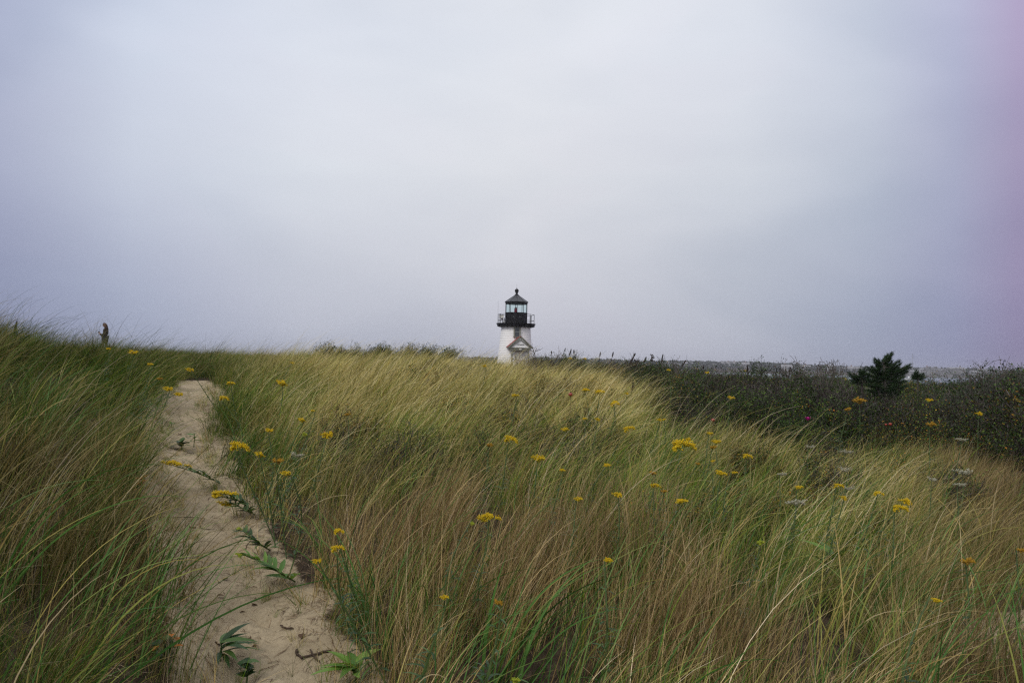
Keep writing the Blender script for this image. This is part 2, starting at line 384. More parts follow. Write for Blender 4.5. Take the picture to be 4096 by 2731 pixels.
# ------------------------------------------------------------------ the ground sheet
def lines(segs):
    out = []
    for a, b_, s_ in segs: out += list(np.arange(a, b_, s_))
    return np.array(out + [segs[-1][1]])
xs = lines([(-1500, -600, 150), (-600, -100, 60), (-100, -30, 7), (-30, -10, .6), (-10, -4.5, .16), (-4.5, 1.0, .045), (1.0, 4.2, .12), (4.2, 5.5, .06), (5.5, 12, .16), (12, 30, .6), (30, 100, 7), (100, 600, 25), (600, 1500, 150)])
ys = lines([(-300, -20, 40), (-20, 0, 1.5), (0, 3.2, .12), (3.2, 15, .045), (15, 30, .3), (30, 60, 1), (60, 140, 5), (140, 840, 50), (840, 1000, 8), (1000, 1500, 100)])
GX, GY = np.meshgrid(xs, ys); fx, fy = GX.ravel(), GY.ravel()
gz = np.concatenate([ground_h(fx[i:i + 40000], fy[i:i + 40000]) for i in range(0, len(fx), 40000)])
nx, ny = len(xs), len(ys)
ii = (np.arange(ny - 1)[:, None] * nx + np.arange(nx - 1)[None]).ravel()
sandm = sst(.32, -.02, sand_d(fx, fy))
beach = sst(.6, -.4, gz) * (fy > 50); sandm = np.maximum(sandm, beach * (fy < 800))
go = link('ground', np_mesh('ground', np.c_[fx, fy, gz], np.c_[ii, ii + 1, ii + nx + 1, ii + nx], 'ground', {'sand': sandm}, True))
tag(go, 'sandy dune ground with a bare footpath', None, None, 'structure')
sea = MB(); sea.add([(-1490, 60, -2), (1490, 60, -2), (1490, 1490, -2), (-1490, 1490, -2)], [(0, 1, 2, 3)])
tag(sea.build('sea', 'water'), 'grey harbour water', None, None, 'structure')

# ------------------------------------------------------------------ grass
def blades(n, rb, L, a0, a1, spread, w0, seg=6, seed=0, yaw0=0.0, pw=1.4):
    r = np.random.default_rng(seed)
    ph = yaw0 + r.normal(0, spread, n); ln = r.uniform(L[0], L[1], n)
    s0 = np.abs(r.normal(a0[0], a0[1], n)); s1 = r.uniform(a1[0], a1[1], n)
    rad = rb * np.sqrt(r.random(n)); ba = r.random(n) * 2 * np.pi
    p = np.c_[rad * np.cos(ba), rad * np.sin(ba), np.full(n, -.03)]
    tw = r.normal(0, .9, n); ww = w0 * r.uniform(.6, 1.25, n)
    V = np.zeros((n, seg + 1, 2, 3)); T = np.zeros((n, seg + 1, 2))
    for i in range(seg + 1):
        q = i / seg; th = s0 + (s1 - s0) * q ** pw
        d = np.c_[np.sin(th) * np.cos(ph), np.sin(th) * np.sin(ph), np.cos(th)]
        side = np.c_[-np.sin(ph) , np.cos(ph), np.zeros(n)]
        nn = np.cross(d, side); sd_ = side * np.cos(tw)[:, None] + nn * np.sin(tw)[:, None]
        wq = ww * (1 - q ** 2.2) * .5 + .0003
        V[:, i, 0] = p - sd_ * wq[:, None]; V[:, i, 1] = p + sd_ * wq[:, None]; T[:, i] = q
        p = p + d * (ln / seg)[:, None]
    k = (seg + 1) * 2
    b_ = np.arange(n)[:, None] * k + (np.arange(seg) * 2)[None]; b_ = b_.ravel()
    Fq = np.c_[b_, b_ + 1, b_ + 3, b_ + 2]
    r1 = np.repeat(r.random(n), k); r2 = np.repeat(r.random(n), k)
    return V.reshape(-1, 3), Fq, T.ravel(), r1, r2
def joinb(parts):
    V = []; Fq = []; T = []; A = []; B = []; o = 0
    for v, f, t_, a, b_ in parts: V.append(v); Fq.append(f + o); T.append(t_); A.append(a); B.append(b_); o += len(v)
    return np.concatenate(V), np.concatenate(Fq), np.concatenate(T), np.concatenate(A), np.concatenate(B)
def variant_collection(name, meshes):
    c_ = bpy.data.collections.new(name)
    for i, me in enumerate(meshes):
        o = bpy.data.objects.new('%s_%02d' % (name, i), me); c_.objects.link(o)
    return c_
def scatter(name, pts, rotv, scl, var, coll, extra, label):
    me = bpy.data.meshes.new(name); me.vertices.add(len(pts)); me.vertices.foreach_set('co', pts.astype(np.float32).ravel())
    a = me.attributes.new('rot', 'FLOAT_VECTOR', 'POINT'); a.data.foreach_set('vector', rotv.astype(np.float32).ravel())
    a = me.attributes.new('scl', 'FLOAT', 'POINT'); a.data.foreach_set('value', scl.astype(np.float32))
    a = me.attributes.new('var', 'INT', 'POINT'); a.data.foreach_set('value', var.astype(np.int32))
    for k, v in extra.items():
        a = me.attributes.new(k, 'FLOAT', 'POINT'); a.data.foreach_set('value', v.astype(np.float32))
    o = link(name, me); ng = bpy.data.node_groups.new(name, 'GeometryNodeTree')
    ng.interface.new_socket('Geometry', in_out='INPUT', socket_type='NodeSocketGeometry')
    ng.interface.new_socket('Geometry', in_out='OUTPUT', socket_type='NodeSocketGeometry')
    gi, gout = ng.nodes.new('NodeGroupInput'), ng.nodes.new('NodeGroupOutput')
    ip = ng.nodes.new('GeometryNodeInstanceOnPoints'); ci = ng.nodes.new('GeometryNodeCollectionInfo')
    ci.inputs['Collection'].default_value = coll; ci.inputs['Separate Children'].default_value = True; ci.inputs['Reset Children'].default_value = True
    def na(nm, dt):
        n = ng.nodes.new('GeometryNodeInputNamedAttribute'); n.data_type = dt; n.inputs['Name'].default_value = nm
        return [s for s in n.outputs if s.enabled and s.name == 'Attribute'][0]
    e2r = ng.nodes.new('FunctionNodeEulerToRotation')
    ng.links.new(na('rot', 'FLOAT_VECTOR'), e2r.inputs[0])
    ng.links.new(gi.outputs[0], ip.inputs['Points']); ng.links.new(ci.outputs[0], ip.inputs['Instance'])
    ip.inputs['Pick Instance'].default_value = True
    ng.links.new(na('var', 'INT'), ip.inputs['Instance Index']); ng.links.new(e2r.outputs[0], ip.inputs['Rotation'])
    ng.links.new(na('scl', 'FLOAT'), ip.inputs['Scale']); ng.links.new(ip.outputs[0], gout.inputs[0])
    md = o.modifiers.new('scatter', 'NODES'); md.node_group = ng
    return tag(o, label, None, None, 'stuff')

tufts = []
for i in range(6):     # 0-5: windblown marram, long arching blades
    p = [blades(40, .15, (.44, .82), (.30, .22), (.7, 1.85), .68, .0042, 7, 100 + i),
         blades(3, .14, (.9, 1.2), (.2, .12), (1.0, 1.8), .35, .0034, 8, 120 + i),
         blades(26, .18, (.30, .65), (.18, .2), (.4, 1.6), 1.2, .0034, 5, 140 + i),
         blades(16, .2, (.3, .75), (.5, .4), (1.0, 2.0), 2.2, .0026, 6, 160 + i)]
    tufts.append(p)
for i in range(5):     # 6-10: fine upright brown stalks
    p = [blades(80, .19, (.38, .76), (.16, .12), (.2, 1.0), .8, .0019, 5, 200 + i),
         blades(30, .2, (.25, .6), (.3, .3), (.5, 1.6), 2.0, .0020, 4, 230 + i),
         blades(5, .12, (.6, .9), (.18, .1), (.8, 1.5), .4, .0045, 7, 260 + i)]
    tufts.append(p)
for i in range(3):     # 11-13: short sparse tufts for the path's edge
    p = [blades(16, .05, (.15, .52), (.3, .25), (.6, 1.7), 1.4, .0032, 6, 300 + i)]
    tufts.append(p)
tm = []
for i, p in enumerate(tufts):
    V, Fq, T, A, B = joinb(p); tm.append(np_mesh('tuft_%02d' % i, V, Fq, 'grass', {'t': T, 'r1': A, 'r2': B}))
TUFT = variant_collection('tuft', tm)

# where the thicket of roses begins (depth as a function of bearing)
TB = []
for px_, py_ in ((2420, 1462), (2520, 1492), (2640, 1560), (2750, 1625), (2950, 1680), (3200, 1712), (3500, 1730), (3800, 1750), (4096, 1785)):
    p_ = rays(px_, py_, .62); TB.append((p_[0] / p_[1], p_[1]))
TB = np.array([(-9, 99), (.0, 60), (.035, 21.5), (.09, 20.5)] + TB + [(.9, TB[-1][1] - 1.0)])
print('thicket edge', TB.round(2).tolist())
def thicket_d(x, y):
    u = x / np.maximum(y, .5)
    yb = np.interp(u, TB[:, 0], TB[:, 1])
    return (y - yb) + .8 * vnoise(x, y, .45, 11) + .45 * vnoise(x, y, 1.3, 12)     # >0 inside
def sample(n, y0, y1, k=.78, pad=1.6):
    # uniform over the wedge by rejection
    Y = np.sqrt(rng.random(n * 2) * (y1 ** 2 - y0 ** 2) + y0 ** 2)
    hw = k * Y + pad; X = rng.uniform(-1, 1, n * 2) * (k * y1 + pad)
    ok = np.abs(X) < hw; ok &= rng.random(n * 2) < 1.0
    Y = Y[ok]; X = X[ok]
    return X, Y
def wedge(y0, y1, dens, k=.80, pad=1.8):
    area = k * (y1 ** 2 - y0 ** 2) + 2 * pad * (y1 - y0); n = int(area * dens)
    Y = rng.uniform(y0, y1, n * 3); hw = k * Y + pad; X = rng.uniform(-1, 1, n * 3) * (k * y1 + pad)
    ok = np.abs(X) < hw; return X[ok][:n], Y[ok][:n]
PX, PY, PB = [], [], []
for y0, y1, dn in ((.9, 2.6, 11), (2.6, 8, 24), (8, 16, 24), (16, 27, 15), (27, 60, 3)):
    X, Y = wedge(y0, y1, dn); PX.append(X); PY.append(Y)
PX = np.concatenate(PX); PY = np.concatenate(PY)
sd_ = sand_d(PX, PY); td = thicket_d(PX, PY)
keep = (sd_ > rng.uniform(-.02, .14, len(PX))) & (rng.random(len(PX)) < np.where(td > 0, np.clip(.38 - td * .22, .03, 1), 1.0))
# blowing-out behind the viewer: no grass right round the feet
keep &= ~((np.hypot(PX, PY) < 1.35))
for bx_, by_, br2_ in [(*rays(px_, py_)[:2], r_) for px_, py_, r_ in ((1960, 2720, .30), (2020, 2900, .35), (2200, 2800, .25), (1510, 2640, .22), (2200, 2650, .2))]: keep &= np.hypot(PX - bx_, PY - by_) > br2_
tus = .5 + .6 * vnoise(PX, PY, 2.0, 41) + .35 * vnoise(PX, PY, 4.6, 42)      # tussocks with hollows between them
keep &= rng.random(len(PX)) < np.clip(.16 + .95 * tus, .10, 1)
edgep = 1 - sst(.0, .5, patch_d(PX, PY)); keep &= rng.random(len(PX)) > edgep * .6
PX, PY, sd_, tus = PX[keep], PY[keep], sd_[keep], tus[keep]
PZ = np.concatenate([ground_h(PX[i:i + 30000], PY[i:i + 30000]) for i in range(0, len(PX), 30000)])
def blob(px, py, r, h=.45):
    p = rays(px, py, h); return np.exp(-(((PX - p[0]) ** 2 + (PY - p[1]) ** 2) / r ** 2))
dry = np.full(len(PX), .51); tone = np.full(len(PX), .15)
u_ = PX / PY
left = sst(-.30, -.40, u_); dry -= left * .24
br = np.clip(blob(1750, 2100, 1.5) + blob(2150, 2250, 1.3) + blob(2000, 2500, 1.0) + blob(1500, 2300, .8) + .7 * blob(2300, 1950, 1.3), 0, 1)
dry += br * .34; tone += br * .70
gr = np.clip(blob(1080, 1750, 1.1) + blob(950, 1560, 1.3) + blob(1200, 2400, .7) * .8 + .8 * blob(2650, 1850, 1.5) + .8 * blob(3000, 2250, 1.2) + .7 * blob(3300, 2050, 1.2) + .7 * blob(2500, 2700, .6), 0, 1)
dry -= gr * .30; tone -= gr * .1
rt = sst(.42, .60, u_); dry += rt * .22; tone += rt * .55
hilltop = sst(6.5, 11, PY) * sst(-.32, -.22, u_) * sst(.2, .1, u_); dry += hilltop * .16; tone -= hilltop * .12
fr = np.clip(blob(350, 1950, 1.1) + .8 * blob(250, 1800, 1.2), 0, 1); dry += fr * .30
dry += .15 * vnoise(PX, PY, .55, 21) + .24 * vnoise(PX, PY, 2.1, 22) + rng.normal(0, .08, len(PX)); tone += .22 * vnoise(PX, PY, .8, 23)
tone = np.clip(tone, 0, 1); dry = np.clip(dry, .05, .97)
lum = np.clip(1.0 + .2 * vnoise(PX, PY, .9, 24) + rng.normal(0, .14, len(PX)) + .20 * hilltop - .22 * rt - .50 * left, .5, 1.6)  # left bank: dark green grass, further darkened in colour to stand for shade
wind = .25 * vnoise(PX, PY, .35, 25)
yaw = wind + rng.normal(0, .50, len(PX)) * (1 + .5 * left + .7 * sst(8, 4, PY))
fine = rng.random(len(PX)) < np.clip(.12 + .85 * tone, 0, .93)
var = np.where(fine, rng.integers(6, 11, len(PX)), rng.integers(0, 6, len(PX)))
# at the very edge of the sand shorter tufts
short = sd_ < .16; short &= rng.random(len(PX)) < .6; var = np.where(short, rng.integers(11, 14, len(PX)), var)
scl = rng.uniform(.80, 1.12, len(PX)) * (1 - .25 * sst(.30, 0, sd_)) * np.where(PY > 27, 1.1, 1) * (.85 + .15 * sst(1, 4, PY))
scl *= (1 + .10 * vnoise(PX, PY, .6, 26)) * (.78 + .28 * np.clip(tus, 0, 1.4))
# lower sward on the right so that the land falls away towards the thicket
scl *= 1 - .12 * sst(.15, .4, u_)
rv = np.c_[rng.normal(0, .08, len(PX)), rng.normal(.12, .13, len(PX)) - .10 * sst(8, 4, PY), yaw]
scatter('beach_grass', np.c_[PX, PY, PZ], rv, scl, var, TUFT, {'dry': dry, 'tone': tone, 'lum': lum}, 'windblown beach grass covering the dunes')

X = rng.uniform(-5, 2, 60000); Y = rng.uniform(2, 15, 60000); q = sand_d(X, Y); k_ = (q < .02) & (rng.random(60000) < np.where(q > -.15, .11, .02)); X, Y = X[k_], Y[k_]; n = len(X)
scatter('sand_sprigs', np.c_[X, Y, ground_h(X, Y)], np.c_[rng.normal(0, .3, n), rng.normal(.2, .35, n), rng.random(n) * 6.283], rng.uniform(.18, .75, n) * (.5 + .5 * sst(-.35, .0, sand_d(X, Y))), rng.integers(11, 14, n), TUFT,
        {'dry': rng.uniform(.1, .95, n), 'tone': rng.uniform(0, .8, n), 'lum': rng.uniform(.7, 1.2, n)}, 'sparse grass sprigs growing through the sand')
# long broad blades standing near the viewer, built where they grow
def long_blades():
    parts = []
    def clump(px, py, n, L, a0, a1, yaw0, sp, w0, seed, rb=.06):
        p = rays(px, py); v, f, t_, a, b_ = blades(n, rb, L, a0, a1, sp, w0, 12, seed, yaw0, 1.6)
        parts.append((v + p, f, t_, a, b_))
    clump(1960, 2730, 9, (.40, .75), (.10, .15), (.3, 1.3), 0.1, .5, .015, 1)
    clump(1990, 2740, 9, (.7, 1.0), (.45, .15), (1.2, 1.7), 0.05, .2, .013, 21)
    clump(2100, 2760, 9, (.6, 1.0), (.35, .15), (1.0, 1.5), 0.05, .3, .011, 2)
    clump(1500, 2620, 16, (.6, 1.0), (.25, .18), (.9, 1.8), 2.9, .5, .009, 3)
    clump(1560, 2640, 10, (.5, .8), (.1, .12), (.4, 1.1), 0.3, .9, .009, 4)
    clump(1330, 2350, 12, (.5, .8), (.2, .15), (.9, 1.8), 2.8, .6, .009, 5)
    clump(150, 2850, 16, (.9, 1.4), (.45, .2), (1.3, 2.1), 0.0, .35, .009, 6, .25)
    clump(-150, 2500, 16, (.9, 1.4), (.45, .2), (1.3, 2.0), 0.0, .3, .008, 7, .3)
    clump(380, 2500, 9, (.6, .9), (.2, .2), (.6, 1.7), .1, .7, .010, 8, .15)
    clump(560, 2680, 10, (.5, .9), (.2, .2), (.8, 1.7), .2, .8, .009, 9, .12)
    clump(620, 2450, 9, (.4, .8), (.2, .2), (.6, 1.6), .2, .6, .008, 10, .1)
    clump(3100, 2750, 10, (.5, .9), (.2, .2), (.8, 1.6), .1, .8, .008, 11, .25)
    clump(3500, 2600, 10, (.5, .9), (.2, .2), (.8, 1.6), .1, .8, .008, 12, .25)
    clump(2700, 2750, 12, (.6, 1.0), (.3, .2), (.8, 1.5), .1, .5, .008, 13, .25)
    clump(3800, 2550, 8, (.5, .9), (.2, .2), (.8, 1.6), .1, .8, .007, 14, .2)
    clump(1150, 1950, 14, (.5, .8), (.1, .15), (.4, 1.2), .2, .8, .007, 15, .15)
    clump(980, 1850, 12, (.4, .7), (.1, .15), (.4, 1.3), 2.8, .8, .006, 16, .12)
    clump(2500, 2500, 12, (.6, 1.0), (.3, .15), (.7, 1.4), .1, .3, .007, 17, .25)
    clump(2900, 2350, 12, (.6, 1.0), (.3, .15), (.7, 1.4), .1, .4, .007, 18, .25)
    rr_ = np.random.default_rng(77)
    for k in range(330):
        y = rr_.uniform(1.9, 8.5); x = rr_.uniform(-.8, .8) * y
        if sand_d(np.array([x]), np.array([y]))[0] < .06: continue
        v, f, t_, a, b_ = blades(rr_.integers(4, 9), .07, (.5, .98), (.28, .2), (.7, 1.8), .7, rr_.uniform(.0045, .0085), 10, 900 + k, rr_.normal(0, .5), 1.5)
        straw = rr_.random() < .38
        a = .80 + .2 * a if straw else a * .86
        parts.append((v + np.array([x, y, gh(x, y)]), f, t_, a, b_))
    V, Fq, T, A, B = joinb(parts)
    return V, Fq, T, A, B
V, Fq, T, A, B = long_blades()
me = np_mesh('long_grass_blades', V, Fq, 'longblade', {'t': T, 'r1': A, 'r2': B})
tag(link('long_grass_blades', me), 'long broad grass blades near the path and lower edge', None, None, 'stuff')

# dead straw lying on the sand and at the feet of the grass
n = 5200
X = []; Y = []
xx = rng.uniform(-4.5, 3, 160000); yy = rng.uniform(1.5, 14.5, 160000); q = sand_d(xx, yy)
pk = rng.random(160000) < np.where(q > 0, np.clip(1.3 - q / .5, 0, 1), np.clip(.10 + np.exp(q / .10), 0, 1)) * .6
xx, yy = xx[pk][:22000], yy[pk][:22000]; zz = ground_h(xx, yy); n = len(xx)
ang = rng.random(n) * 6.283; L = rng.uniform(.012, .11, n) * rng.uniform(.4, 1.3, n); wd = rng.uniform(.0008, .0026, n)
V = np.zeros((n, 3, 2, 3)); bend = rng.normal(0, .5, n)
for i in range(3):
    a_ = ang + bend * i * .5; cx = xx + np.cos(a_) * L * (i - 1) * .5; cy = yy + np.sin(a_) * L * (i - 1) * .5
    cz = ground_h(cx, cy) + .004 + (i == 1) * rng.uniform(0, .008, n)
    for s_ in (0, 1):
        sg = (s_ * 2 - 1) * wd * (1 if i == 1 else .6)
        V[:, i, s_] = np.c_[cx - np.sin(a_) * sg, cy + np.cos(a_) * sg, cz + s_ * .001]
b_ = (np.arange(n)[:, None] * 6 + np.array([0, 2])[None]).ravel()
tag(link('dead_straw', np_mesh('dead_straw', V.reshape(-1, 3), np.c_[b_, b_ + 1, b_ + 3, b_ + 2], 'litter', {'r1': np.repeat(rng.random(n), 6)})),
    'dead straw scattered on the sandy path', None, None, 'stuff')

# ------------------------------------------------------------------ the thicket of beach roses and bare twigs
def grow(r, p, d, L, rad, depth, out, spread=.6, up=.15, kids=(2, 4), crook=.25):
    pts = [Vector(p)]; dd = Vector(d).normalized(); n = 4
    for i in range(n):
        dd = (dd + Vector((r.gauss(0, crook), r.gauss(0, crook), r.gauss(0, crook) + up * .3))).normalized()
        pts.append(pts[-1] + dd * L / n)
    out.append((pts, rad, depth))
    if depth > 0:
        for k in range(r.randint(*kids)):
            q = r.uniform(.35, 1.0); i = min(n - 1, int(q * n)); s_ = pts[i].lerp(pts[i + 1], q * n - i)
            nd = (dd + Vector((r.gauss(0, spread), r.gauss(0, spread), r.gauss(0, spread) + up))).normalized()
            grow(r, s_, nd, L * r.uniform(.5, .8), rad * .6, depth - 1, out, spread, up, kids, crook)
def clump_mesh(name, seed, leaves, twigs, H=1.0, Rr=.55, leaf=.034):
    r = random.Random(seed); rr_ = np.random.default_rng(seed); br_ = []
    for k in range(twigs):
        a = r.random() * 6.283; q = r.uniform(.05, .9)
        grow(r, (math.cos(a) * Rr * q * .5, math.sin(a) * Rr * q * .5, 0), (math.cos(a) * q * .9, math.sin(a) * q * .9, 1), H * r.uniform(.45, .75), .006, 2, br_, .55, .2)
    V, Fq, A, B, mi = [], [], [], [], []
    def strip(a, b_, w_, rv_):
        d = (b_ - a); s_ = d.cross(Vector((r.gauss(0, 1), r.gauss(0, 1), r.gauss(0, 1)))); 
        if s_.length < 1e-6: return
        s_.normalize(); s_ *= w_; o = len(V); V.extend([a - s_, a + s_, b_ + s_, b_ - s_]); Fq.append((o, o + 1, o + 2, o + 3)); A.extend([rv_] * 4); B.extend([rv_] * 4); mi.append(1)
    anchors = []
    for pts, rad, dp in br_:
        rv_ = r.random()
        for i in range(len(pts) - 1):
            strip(pts[i], pts[i + 1], max(.0028, rad * .9), rv_)
            s2 = (pts[i + 1] - pts[i])
            strip(pts[i], pts[i + 1], max(.0028, rad * .9), rv_)
        if dp < 2: anchors += pts[1:]
    for k in range(leaves):
        c_ = r.choice(anchors) + Vector((r.gauss(0, .035), r.gauss(0, .035), r.gauss(0, .03)))
        nrm = Vector((r.gauss(0, .7), r.gauss(0, .7), 1)).normalized(); u = nrm.cross(Vector((r.gauss(0, 1), r.gauss(0, 1), .1))).normalized(); v = nrm.cross(u)
        s_ = leaf * r.uniform(.6, 1.3); o = len(V)
        V.extend([c_ - u * s_ * .5, c_ + v * s_ * .32 + nrm * s_ * .1, c_ + u * s_ * .55, c_ - v * s_ * .32 + nrm * s_ * .1]); Fq.append((o, o + 1, o + 2, o + 3))
        A.extend([r.random()] * 4); B.extend([r.random()] * 4); mi.append(0)
    me = np_mesh(name, np.array([tuple(q) for q in V]), np.array(Fq), 'roseleaf', {'r1': np.array(A), 'r2': np.array(B)})
    me.materials.append(M['twig']); me.polygons.foreach_set('material_index', np.array(mi, np.int32)); return me
CL = [clump_mesh('clump_%d' % i, 400 + i, 1700, 12, leaf=.042) for i in range(4)] + \
     [clump_mesh('clump_%d' % (4 + i), 420 + i, 260, 22) for i in range(3)] + \
     [clump_mesh('clump_%d' % (7 + i), 440 + i, 0, 24, 1.05) for i in range(2)]
CLUMP = variant_collection('clump', CL)
X, Y = [], []
for y0, y1, dn in ((8, 14, 7.5), (14, 24, 6.5), (24, 40, 3.5), (40, 75, 1.0)):
    a, b_ = wedge(y0, y1, dn, .85, 2); X.append(a); Y.append(b_)
X = np.concatenate(X); Y = np.concatenate(Y); td = thicket_d(X, Y)
# a second low belt of leafy shrub lies just behind the crest left of the tower
u = X / Y
belt = np.exp(-((Y - 23.0) / 1.6) ** 2) * sst(-.27, -.22, u) * sst(-.02, -.14, u)
k_ = (td > rng.uniform(-.3, .9, len(X))) | (rng.random(len(X)) < belt)
k_ &= ~((np.hypot(X - .4, Y - 81) < 6))
for cpx_, cd_, cr_ in ((3538, 14.5, .12), (3450, 14.8, .1)): k_ &= ~(np.hypot(X - rot(cpx_, 1500)[0] * cd_, Y - cd_ + .2) < cr_)
X, Y, td, belt = X[k_], Y[k_], td[k_], belt[k_]; u = X / Y
Z = ground_h(X, Y)
bare = .47 + .45 * vnoise(X, Y, .33, 31) + .25 * vnoise(X, Y, .9, 32)
bare += .28 * np.exp(-((u - .42) / .13) ** 2) * np.exp(-((Y - 13) / 4) ** 2)
bare = np.where(u < .2, bare - .3, bare)
rr3 = rng.random(len(X))
var = np.where(belt > .2, rng.integers(0, 4, len(X)), np.where(bare > .78, np.where(rr3 < .6, rng.integers(7, 9, len(X)), rng.integers(4, 7, len(X))), np.where(bare > .5, np.where(rr3 < .55, rng.integers(4, 7, len(X)), rng.integers(0, 4, len(X))), rng.integers(0, 4, len(X)))))
scl = rng.uniform(.55, 1.0, len(X)) * (.62 + .38 * sst(0, 3.0, td + 3 * (u < .14))) * (1 + .18 * vnoise(X, Y, .5, 33))
scl = np.where(belt > .2, .88, scl)
# tops rise no higher than the photograph's thicket: land falls, shrubs stay near a metre
scl *= np.interp(u, [.0, .12, .2, .3, .5, .56, .61, .66, .9], [.78, .74, .80, .92, .90, .92, 1.14, 1.28, 1.3])
lum_c = np.clip(1 + .45 * vnoise(X, Y, 1.1, 35) + rng.normal(0, .2, len(X)), .4, 1.8)
turn = np.clip(.12 + .22 * vnoise(X, Y, .8, 34) + .12 * rng.normal(0, 1, len(X)) * .8, .0, .75)
scatter('rose_thicket', np.c_[X, Y, Z - .04], np.c_[rng.normal(0, .12, len(X)), rng.normal(.08, .12, len(X)), rng.random(len(X)) * 6.283], scl, var, CLUMP, {'turn': turn, 'lum': lum_c},
        'dark thicket of beach roses and bare grey twigs')

# low leafy weeds among the grass of the slope
X = rng.uniform(-4, 5, 900); Y = rng.uniform(6, 19, 900); q = np.clip(.12 + .5 * vnoise(X, Y, .9, 51) - .3 * (X < -2), 0, 1)
k_ = (rng.random(900) < q) & (sand_d(X, Y) > .25); X, Y = X[k_], Y[k_]; n = len(X)
scatter('low_weeds', np.c_[X, Y, ground_h(X, Y)], np.c_[rng.normal(0, .15, n), rng.normal(.15, .12, n), rng.random(n) * 6.283], rng.uniform(.32, .56, n), rng.integers(0, 7, n), CLUMP,
        {'turn': rng.uniform(.1, .8, n), 'lum': rng.uniform(.7, 1.8, n)}, 'low leafy weeds scattered through the grass')

#@@PART2
# ------------------------------------------------------------------ the lighthouse
M['shingle_white'] = worn('white painted shingles', (.92, .91, .89), .6, .05, 3, bmp=.2)
M['black_iron'] = worn('black painted iron', (.010, .010, .011), .5, .4, 4, .18, bmp=.1)
M['roof_iron'] = worn('dark grey roof plates', (.045, .048, .055), .40, .25, 2, .5, bmp=.05)
M['olive_trim'] = worn('olive grey trim', (.20, .20, .155), .6, .15, 5)
M['red_shingle'] = worn('red shingles', (.30, .060, .045), .7, .3, 9)
M['pink_door'] = worn('pale door', (.62, .53, .50), .6, .08, 4)
M['beacon'] = worn('red beacon lens', (.42, .025, .055), .25, .2, 9, .5, bmp=0)
M['grey_metal'] = worn('grey metal', (.30, .31, .31), .5, .15, 6)
M['sign_white'] = worn('white sign', (.78, .76, .68), .6, .06, 6)
M['darkglass'] = worn('dark window glass', (.035, .040, .045), .12, .2, 2, .6, bmp=0)
m, t, b = mat('lantern glass', .04, .5)
b.inputs['Base Color'].default_value = (.86, .97, .97, 1)
tr = N(t, 'ShaderNodeBsdfTransparent'); tr.inputs[0].default_value = (.93, .975, .97, 1)
mx = N(t, 'ShaderNodeMixShader'); fr_ = N(t, 'ShaderNodeLayerWeight'); fr_.inputs[0].default_value = .25
gl = N(t, 'ShaderNodeBsdfGlossy'); gl.inputs['Roughness'].default_value = .05
lk(t, mth(t, 'MULTIPLY', mth(t, 'POWER', fr_.outputs['Facing'], 4.0), .5), mx.inputs[0]); lk(t, tr.outputs[0], mx.inputs[1]); lk(t, gl.outputs[0], mx.inputs[2]); lk(t, mx.outputs[0], t.nodes['Material Output'].inputs[0])
M['glass'] = m

LX, LY = .36, 81.0; LZ = gh(LX, LY)
BZ = 1.03
tower = thing('lighthouse', (LX, LY, BZ), 'short white shingled lighthouse tower with black iron lantern and round gallery', 'lighthouse')
def Rw(h): return 1.86 - .091 * h
bm = MB(); prof = []; h = -.6; ch = .172
while h < 4.29:
    prof += [(Rw(h) + .018, h), (Rw(h + ch) + .004, h + ch - .001)]; h += ch
bm.lathe(prof, 56); wall = bm.build('shingled_wall', 'shingle_white', tower)
# gallery deck: stepped black cornice and brackets
dk = MB(); dk.lathe([(1.50, 4.26), (1.62, 4.28), (1.84, 4.33), (1.90, 4.44), (1.92, 4.55), (1.985, 4.57), (2.0, 4.66), (1.0, 4.70)], 40)
deck = dk.build('gallery_deck', 'black_iron', tower)
for k in range(20):
    a = R(9 + 18 * k); b_ = MB(); b_.box((0, -1.86, 4.42), (.07, .14, .10), Matrix.Rotation(a, 4, 'Z')); b_.build('bracket', 'black_iron', deck)
PH = R(4.1); STEP = R(36)
def dv(k, r, z): a = PH + STEP * k; return Vector((r * math.sin(a), -r * math.cos(a), z))
lw = MB(); lw.lathe([(1.17, 4.66), (1.17, 4.74), (1.13, 4.76), (1.13, 5.68), (1.17, 5.70), (1.17, 5.77)], 10, PH)
lwall = lw.build('lantern_wall', 'black_iron', tower)
for k in range(10):
    s_ = MB(); s_.tube([dv(k, 1.135, 4.76), dv(k, 1.135, 5.68)], .022, 5); s_.build('seam', 'black_iron', lwall)
for k in (-1, 1):      # little vents in the drum
    p = (dv(k, 1.14, 5.32) + dv(k + (1 if k > 0 else -1) * -1, 1.14, 5.32)) / 2
    v_ = MB(); v_.box((0, 0, 0), (.17, .03, .035), Matrix.Translation(p * 1.0 + Vector((0, -.04, 0))) ); v_.build('vent', 'grey_metal', lwall)
# panes and mullions
for k in range(10):
    a, b2 = dv(k, 1.105, 5.77), dv(k + 1, 1.105, 5.77); up = Vector((0, 0, .87)); n_ = (a + b2); n_.z = 0; n_.normalize()
    p = MB(); i_ = n_ * -.012
    vs = [a, b2, b2 + up, a + up, a + i_, b2 + i_, b2 + up + i_, a + up + i_]
    p.add(vs, [(0, 1, 2, 3), (7, 6, 5, 4), (0, 4, 5, 1), (3, 2, 6, 7)]); p.build('pane', 'glass', tower)
    q = MB(); q.tube([dv(k, 1.115, 5.765), dv(k, 1.115, 6.66)], .026, 4); q.build('mullion', 'black_iron', tower)
fa = MB(); fa.lathe([(1.12, 6.64), (1.16, 6.65), (1.17, 6.80), (1.23, 6.82), (1.25, 6.85), (1.0, 6.90)], 10, PH); fa.build('fascia', 'black_iron', tower)
rf = MB(); rf.lathe([(1.24, 6.852), (.20, 7.56), (.20, 7.58)], 10, PH); roof = rf.build('roof', 'roof_iron', tower)
